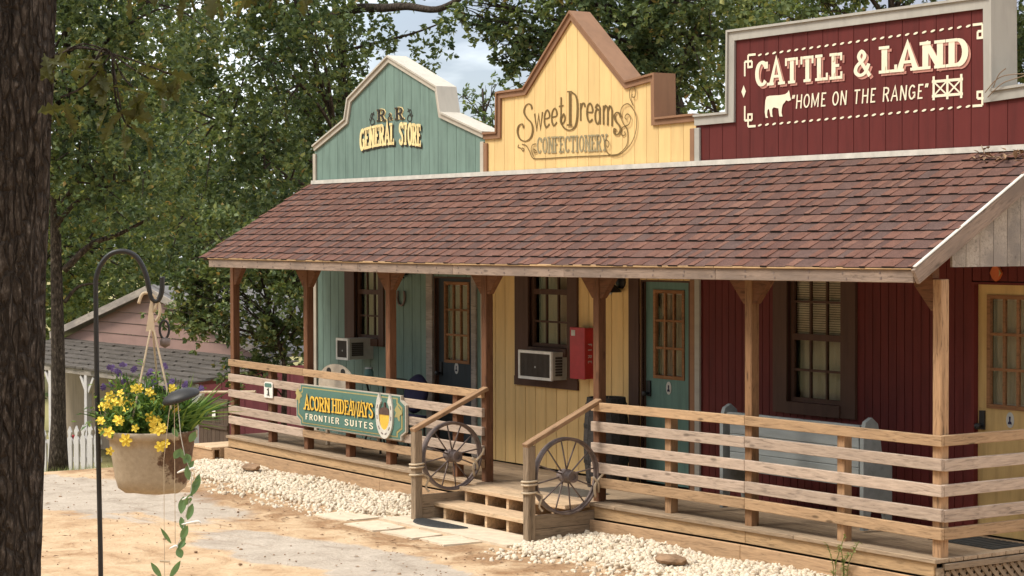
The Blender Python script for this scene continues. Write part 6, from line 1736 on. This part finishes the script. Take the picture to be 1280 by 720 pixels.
# dark gate with square holes, rail
gt = thing('wooden_gate', (-14.0, 0.62, gz(-14, 0.6)), 'dark wooden half gate with two pale square openings by the far porch end', 'gate')
for k in range(7):
    x = -14.42 + k * 0.125
    vboard('gate_board', x, 0.6, gz(-14, 0.6), 0.36, 0.118, 0.03, 'gate', gt)
for zz in (-0.02, 0.30): beam('gate_rail', (-14.48, 0.575, zz), (-13.6, 0.575, zz), 0.07, 0.02, 'gate', gt)
for x in (-14.28, -13.98):
    obj('square_patch', MB().box((x - 0.05, 0.556, 0.10), (x + 0.05, 0.5645, 0.22)), 'white', gt, (x, 0.56, 0.16))
pole = obj('pole', MB().tube([(-14.6, 0.2, 0.42), (-13.4, 0.9, 0.47)], 0.018, 8), 'rope', gt, (-14, 0.55, 0.44))
# tufts of grass at the tree foot and fence
n = 1500
X = nrg.normal(-19.2, 1.4, n); Y = nrg.normal(0.3, 0.7, n)
Z0 = np.array([gz(a, b) for a, b in zip(X, Y)])
H = nrg.uniform(0.04, 0.16, n)
dx_, dy_ = nrg.normal(0, 0.05, n), nrg.normal(0, 0.05, n)
V = np.stack([np.stack([X - 0.006, Y, Z0], -1), np.stack([X + 0.006, Y, Z0], -1), np.stack([X + dx_, Y + dy_, Z0 + H], -1)], 1).reshape(-1, 3)
V2 = None
o = bpy.data.objects.new('grass_tufts', fast_mesh('grass_tufts', V, np.arange(3 * n).reshape(-1, 3), 'weed')); link(o)
tag(o, 'dry grass tufts along the picket fence', 'grass', None, 'stuff')

# ------------------------------------------------------------------ shepherd's hook, flower basket, chime
HX, HY = 4.424, -8.914
RT = Vector((0.565, 0.825, 0.0)); FW = Vector((-0.825, 0.565, 0.0))
hk = thing('plant_hook', (HX, HY, gz(HX, HY)), "tall black shepherd's crook holding the flower basket", 'hook')
def hp(l, z): return (HX + RT.x * l, HY + RT.y * l, z)
gzh = gz(HX, HY)
path = [hp(0.008, gzh - 0.1), hp(0.002, 1.4), hp(-0.006, 2.0), hp(-0.008, 2.33)] + sm([hp(-0.008, 2.385), hp(0.008, 2.435), hp(0.045, 2.478), hp(0.095, 2.489), hp(0.14, 2.468), hp(0.172, 2.41), hp(0.186, 2.345), hp(0.197, 2.315), hp(0.215, 2.31), hp(0.228, 2.335), hp(0.232, 2.365), hp(0.232, 2.397)], 4)
obj('crook', MB().tube(path, 0.0092, 10), 'black', hk, hp(0, 2.0), smooth=True)
BX, BY, BZ = 4.532 , -8.756, 1.845
bk = thing('flower_basket', (BX, BY, 1.63), 'tan hanging flower pot with a torn brown patch and yellow flowers', 'flower pot')
prof = [(0.10, -0.222), (0.122, -0.205), (0.132, -0.17), (0.150, -0.06), (0.154, -0.03), (0.163, -0.028), (0.166, -0.004), (0.163, 0.0), (0.150, -0.004), (0.146, -0.03)]
mb = MB().lathe(prof, 48, 0)
mb.v = [(x * (1 + 0.012 * mnoise.noise((x * 9, y * 9, z * 9))), y * (1 + 0.012 * mnoise.noise((x * 9, y * 9, z * 9 + 4))), z + (0.012 * mnoise.noise((x * 14, y * 14, 2)) if z < -0.19 else 0)) for x, y, z in mb.v]
a_ = math.atan2(RT.y, RT.x)
po = obj('pot', mb, 'pot', bk, (BX, BY, BZ), smooth=True, shift=False); po.rotation_euler = (0, 0, a_)
def bp(l, z, f=0.0): return (BX + RT.x * l + FW.x * f, BY + RT.y * l + FW.y * f, z)
topz = 2.205
for l, f in ((-0.060, -0.10), (0.10, -0.08), (0.01, 0.14)):
    obj('hanger_rope', MB().tube([bp(l, 1.85, f), bp(0.003 + l * 0.08, topz, f * 0.05)], 0.0038, 6), 'rope', bk, bp(l, 2.0, f))
obj('hanger_tie', MB().prism([(-0.019, 0), (0.012, 0), (0.010, 0.045), (0.003, 0.09), (0.007, 0.105), (0.0, 0.115), (-0.006, 0.09), (-0.012, 0.04)], -0.006, 0.006, 0, Matrix.Translation(bp(0.0, topz - 0.005)) @ Matrix.Rotation(a_, 4, 'Z')), 'rope', bk, bp(0, topz))
obj('hanger_tie', MB().tube(sm([bp(-0.045, 2.30), bp(-0.03, 2.335), bp(0.0, 2.335), bp(0.02, 2.31), bp(0.008, 2.27), bp(0.004, 2.32), bp(0.028, 2.30), bp(0.03, 2.26), bp(0.014, 2.235)], 4), 0.0058, 7), 'rope', bk, bp(0, 2.3), smooth=True)
ring = [bp(0.044 + 0.017 * math.cos(2 * math.pi * k / 16), 2.205 + 0.033 * math.sin(2 * math.pi * k / 16), 0.02) for k in range(17)]
obj('ring', MB().tube(ring, 0.0045, 6, 0, False), 'black', bk, bp(0.044, 2.2, 0.02), smooth=True)
obj('ring_clasp', MB().lathe([(0.0, -0.03), (0.018, -0.02), (0.020, 0.0), (0.008, 0.008)], 12, 0, Matrix.Translation(bp(0.046, 2.168, 0.02))), 'iron', bk, bp(0.046, 2.16, 0.02), smooth=True)
obj('soil', MB().lathe([(0.0, -0.03), (0.145, -0.032), (0.145, -0.022), (0.0, -0.012)], 24, 0, Matrix.Translation((BX, BY, BZ))), 'stone_brown', bk, (BX, BY, BZ - 0.02), smooth=True)
# foliage of the basket: grassy blades and leaves (uncountable: one part each)
mb = MB()
for q in range(420):
    l0 = rng.uniform(-0.13, 0.14); f0 = rng.uniform(-0.11, 0.11)
    if l0 * l0 + f0 * f0 > 0.021: continue
    right = l0 > 0.03
    Lb = rng.uniform(0.10, 0.20) * (1.15 if right else 0.8)
    lean_l = rng.gauss(0.55 if right else (-0.15 if l0 < -0.05 else 0.0), 0.38); lean_f = rng.gauss(0, 0.35)
    d = (RT * lean_l + FW * lean_f + Vector((0, 0, 1))).normalized()
    b0 = Vector(bp(l0, 1.835, f0)); s = d.cross(Vector((rng.gauss(0, 1), rng.gauss(0, 1), 0.2))).normalized() * rng.uniform(0.003, 0.0055)
    m = b0 + d * Lb * 0.55; e = b0 + d * Lb + RT * lean_l * 0.05 - Vector((0, 0, 0.03 * abs(lean_l)))
    mb.add([tuple(b0 - s), tuple(b0 + s), tuple(m + s), tuple(m - s), tuple(e)], [(0, 1, 2, 3), (3, 2, 4)])
o = obj('grass_blades', mb, 'leaf_pot', bk, (BX, BY, 1.9)); o['kind'] = 'stuff'
mb = MB()
for q in range(900):
    l0 = rng.gauss(-0.045, 0.07); z = 1.85 + abs(rng.gauss(0, 0.06)) + (0.05 if abs(l0 + 0.02) < 0.08 else 0) * rng.random(); f0 = rng.gauss(-0.03, 0.06)
    d = (rng.gauss(0, 1), rng.gauss(0, 1), rng.gauss(0.2, 0.7))
    mb.add([tuple(v) for v in leafquad(bp(l0, z, f0), d, (0.1, 0.2, 1), rng.uniform(0.018, 0.036), rng.uniform(0.010, 0.018))], [(0, 1, 2), (0, 2, 3)])
for q in range(420):
    l0 = rng.uniform(-0.15, 0.13); f0 = rng.uniform(-0.13, -0.02)
    mb.add([tuple(v) for v in leafquad(bp(l0, 1.84 + rng.uniform(0, 0.06), f0), (rng.gauss(0, 1), rng.gauss(0, 1), rng.gauss(0.3, 0.7)), (0.1, 0.2, 1), rng.uniform(0.018, 0.034), rng.uniform(0.010, 0.016))], [(0, 1, 2), (0, 2, 3)])
for q in range(220):                        # taller sprigs on the left rear
    l0 = rng.uniform(-0.15, 0.06); z = rng.uniform(1.93, 2.04); f0 = rng.uniform(0.0, 0.1)
    mb.add([tuple(v) for v in leafquad(bp(l0, z, f0), (rng.gauss(0, 1), rng.gauss(0, 1), rng.gauss(0.3, 0.7)), (0.1, 0.2, 1), rng.uniform(0.012, 0.026), 0.009)], [(0, 1, 2), (0, 2, 3)])
for q in range(70):
    l0 = rng.uniform(-0.15, 0.10); f0 = rng.uniform(0.0, 0.1)
    mb.tube([bp(l0 * 0.7, 1.83, f0 * 0.8), bp(l0, rng.uniform(1.95, 2.05), f0)], 0.0018, 4)
o = obj('foliage', mb, 'leaf_pot', bk, (BX, BY, 1.9)); o['kind'] = 'stuff'
def flower_mesh(r, mat, petals=5):
    mb = MB()
    for k in range(petals):
        a = 2 * math.pi * k / petals
        c, s = math.cos(a), math.sin(a)
        pts = [(0, 0, 0.0), (0.55, -0.34, 0.12), (0.95, -0.22, 0.02), (1.05, 0, -0.05), (0.95, 0.22, 0.02), (0.55, 0.34, 0.12)]
        mb.add([((x * c - y * s) * r, (x * s + y * c) * r, z * r) for x, y, z in pts], [(0, 1, 2, 3), (0, 3, 4, 5)])
    mb.lathe([(0.0, 0), (r * 0.26, r * 0.04), (r * 0.2, r * 0.22), (0.0, r * 0.26)], 8)
    return mb.mesh('flower', mat)
fy_ = [flower_mesh(0.021, 'yellow_petal'), flower_mesh(0.024, 'yellow_petal', 6), flower_mesh(0.018, 'yellow_petal')]
fp_ = [flower_mesh(0.008, 'purple_petal', 7), flower_mesh(0.011, 'purple_petal', 7)]
YF = [(107, 275), (150, 310), (205, 320), (265, 320), (85, 335), (185, 395), (240, 390), (100, 425), (345, 480), (90, 510), (155, 515), (290, 568), (148, 658), (225, 228), (365, 205), (420, 215), (425, 250), (340, 190), (450, 285), (585, 205), (470, 440), (520, 430), (490, 470), (515, 500), (550, 530), (555, 470), (540, 610), (575, 585), (215, 420), (505, 340), (270, 345), (175, 300), (235, 300), (290, 330), (500, 530), (130, 260), (620, 350), (600, 380), (255, 380), (460, 415)]
PF = [(110, 60), (160, 100), (210, 30), (285, 75), (385, 100), (510, 45), (420, 160), (45, 205), (105, 175), (540, 195), (680, 175), (780, 210), (190, 155), (555, 165), (130, 75), (185, 40), (400, 85), (60, 190), (660, 185), (520, 205)]
for (a, b) in YF:
    l = (a - 420) * 0.00048; z = 2.095 - b * 0.00048
    f = -0.125 - rng.uniform(0, 0.03) if b > 400 else -rng.uniform(0.03, 0.11)
    if b > 540: f = -math.sqrt(max(0.004, 0.172 ** 2 - l * l)) 
    o = bpy.data.objects.new('yellow_flower', rng.choice(fy_)); link(o, bk, bp(l + rng.uniform(-0.006, 0.006), z + rng.uniform(-0.005, 0.005), f)); o.scale = (rng.uniform(0.65, 1.05),) * 3
    dirv = (-FW + RT * rng.uniform(-0.6, 0.6) + Vector((0, 0, rng.uniform(-0.1, 0.7)))).normalized()
    o.rotation_euler = dirv.to_track_quat('Z', 'Y').to_euler()
for (a, b) in PF:
    l = (a - 420) * 0.00048; z = 2.095 - b * 0.00048
    for q in range(2):
        o = bpy.data.objects.new('purple_flower', rng.choice(fp_)); link(o, bk, bp(l + rng.uniform(-0.008, 0.008), z + rng.uniform(-0.006, 0.006), 0.03 + rng.uniform(-0.02, 0.02)))
        dirv = (-FW + RT * rng.uniform(-0.6, 0.6) + Vector((0, 0, rng.uniform(0.0, 0.9)))).normalized()
        o.rotation_euler = dirv.to_track_quat('Z', 'Y').to_euler()
# solar chime with strings of glass leaves
cm = thing('wind_chime', bp(0.12, 1.98, -0.165), 'black capped wind chime with a dangling strand of green leaves', 'wind chime')
Xc = Matrix.Translation(bp(0.128, 1.980, -0.15)) @ Matrix.Rotation(a_, 4, 'Z') @ Matrix.Rotation(R(-17), 4, 'Y') @ Matrix.Rotation(R(8), 4, 'X')
obj('cap', MB().lathe([(0.02, -0.020), (0.066, -0.014), (0.070, -0.006), (0.060, 0.006), (0.035, 0.017), (0.0, 0.020)], 28, 0, Xc), 'blackplastic', cm, bp(0.118, 1.975, -0.15), smooth=True)
def cp(a, b, f=-0.175): return bp(((190 + a / 4.5) - 190) * 0.002884, 1.98 - ((560 + b / 4.5) - 490) * 0.002884, f)
for p0, p1 in (((112, -300), (112, 690)), ((172, -300), (172, 505))):
    obj('string', MB().tube([cp(172, -280) if p0[0] == 172 else cp(150, -280), cp(*((p0[0], 40))), cp(*p1)], 0.0011, 5), 'rope', cm, cp(*p1))
obj('string', MB().tube([cp(190, -290), cp(205, -100), cp(230, 30), cp(265, 110), cp(262, 200), cp(245, 290), cp(225, 370), cp(215, 440), cp(180, 520)], 0.0016, 5), 'horseshoe', cm, cp(245, 200))
obj('bar', MB().tube([cp(86, 597), cp(142, 600)], 0.004, 6), 'rope', cm, cp(112, 597))
def gleaf(L_, W_):
    mb = MB(); n = 7
    vs = []
    for i in range(n):
        u = i / (n - 1); w = W_ / 2 * math.sin(math.pi * min(1, u * 0.96 + 0.03)) ** 0.8
        vs += [(u * L_, w, 0.15 * w), (u * L_, 0, -0.05 * L_ * u), (u * L_, -w, 0.15 * w)]
    fs = []
    for i in range(n - 1): fs += [(3 * i, 3 * i + 1, 3 * i + 4, 3 * i + 3), (3 * i + 1, 3 * i + 2, 3 * i + 5, 3 * i + 4)]
    return mb.add(vs, fs).mesh('glass_leaf', 'leaf_chime')
GLF = [(235, 5, 55, 45, -70), (200, -20, 60, 42, -120), (262, 235, 105, 42, 68), (285, 210, 95, 38, 78), (205, 335, 95, 46, 82), (240, 370, 95, 42, 72), (205, 480, 90, 42, 65), (150, 500, 105, 24, 122), (205, 580, 60, 44, 110), (95, 690, 105, 32, 122), (140, 690, 110, 34, 58), (255, -60, 70, 40, 60), (190, -90, 60, 36, 120), (225, 60, 60, 34, 70), (250, 150, 80, 36, 100), (228, 290, 80, 36, 60), (222, 430, 80, 36, 105), (190, 535, 80, 30, 60), (175, 520, 60, 30, 20), (268, 180, 60, 30, 40), (215, 30, 60, 34, 100), (240, 90, 60, 30, 50)]
for a, b, ln, wd_, an in GLF:
    o = bpy.data.objects.new('glass_leaf', gleaf(ln * 0.00064, wd_ * 0.00064)); link(o, cm, cp(a, b))
    d = (RT * math.cos(R(an)) + Vector((0, 0, math.sin(R(an)))) - FW * rng.uniform(-0.2, 0.2)).normalized()
    zax = (-FW + RT * rng.uniform(-0.4, 0.4)).normalized(); zax = (zax - d * zax.dot(d)).normalized()
    yax = zax.cross(d)
    o.rotation_euler = Matrix((d, yax, zax)).transposed().to_euler()
for a, b, s in ((270, 385, 62), (245, 248, 34), (215, 100, 30), (165, 520, 26), (262, 90, 26), (120, 700, 24)):
    mb = MB()
    mb.tube(sm([cp(a - s, b + 10), cp(a - s * 0.2, b), cp(a + s * 0.5, b - 6), cp(a + s * 0.7, b + 6)], 3), [0.002, 0.003, 0.004, 0.0045, 0.005, 0.005, 0.0045, 0.004, 0.003, 0.002], 6)
    obj('white_bead', mb, 'white_petal', cm, cp(a, b), smooth=True)
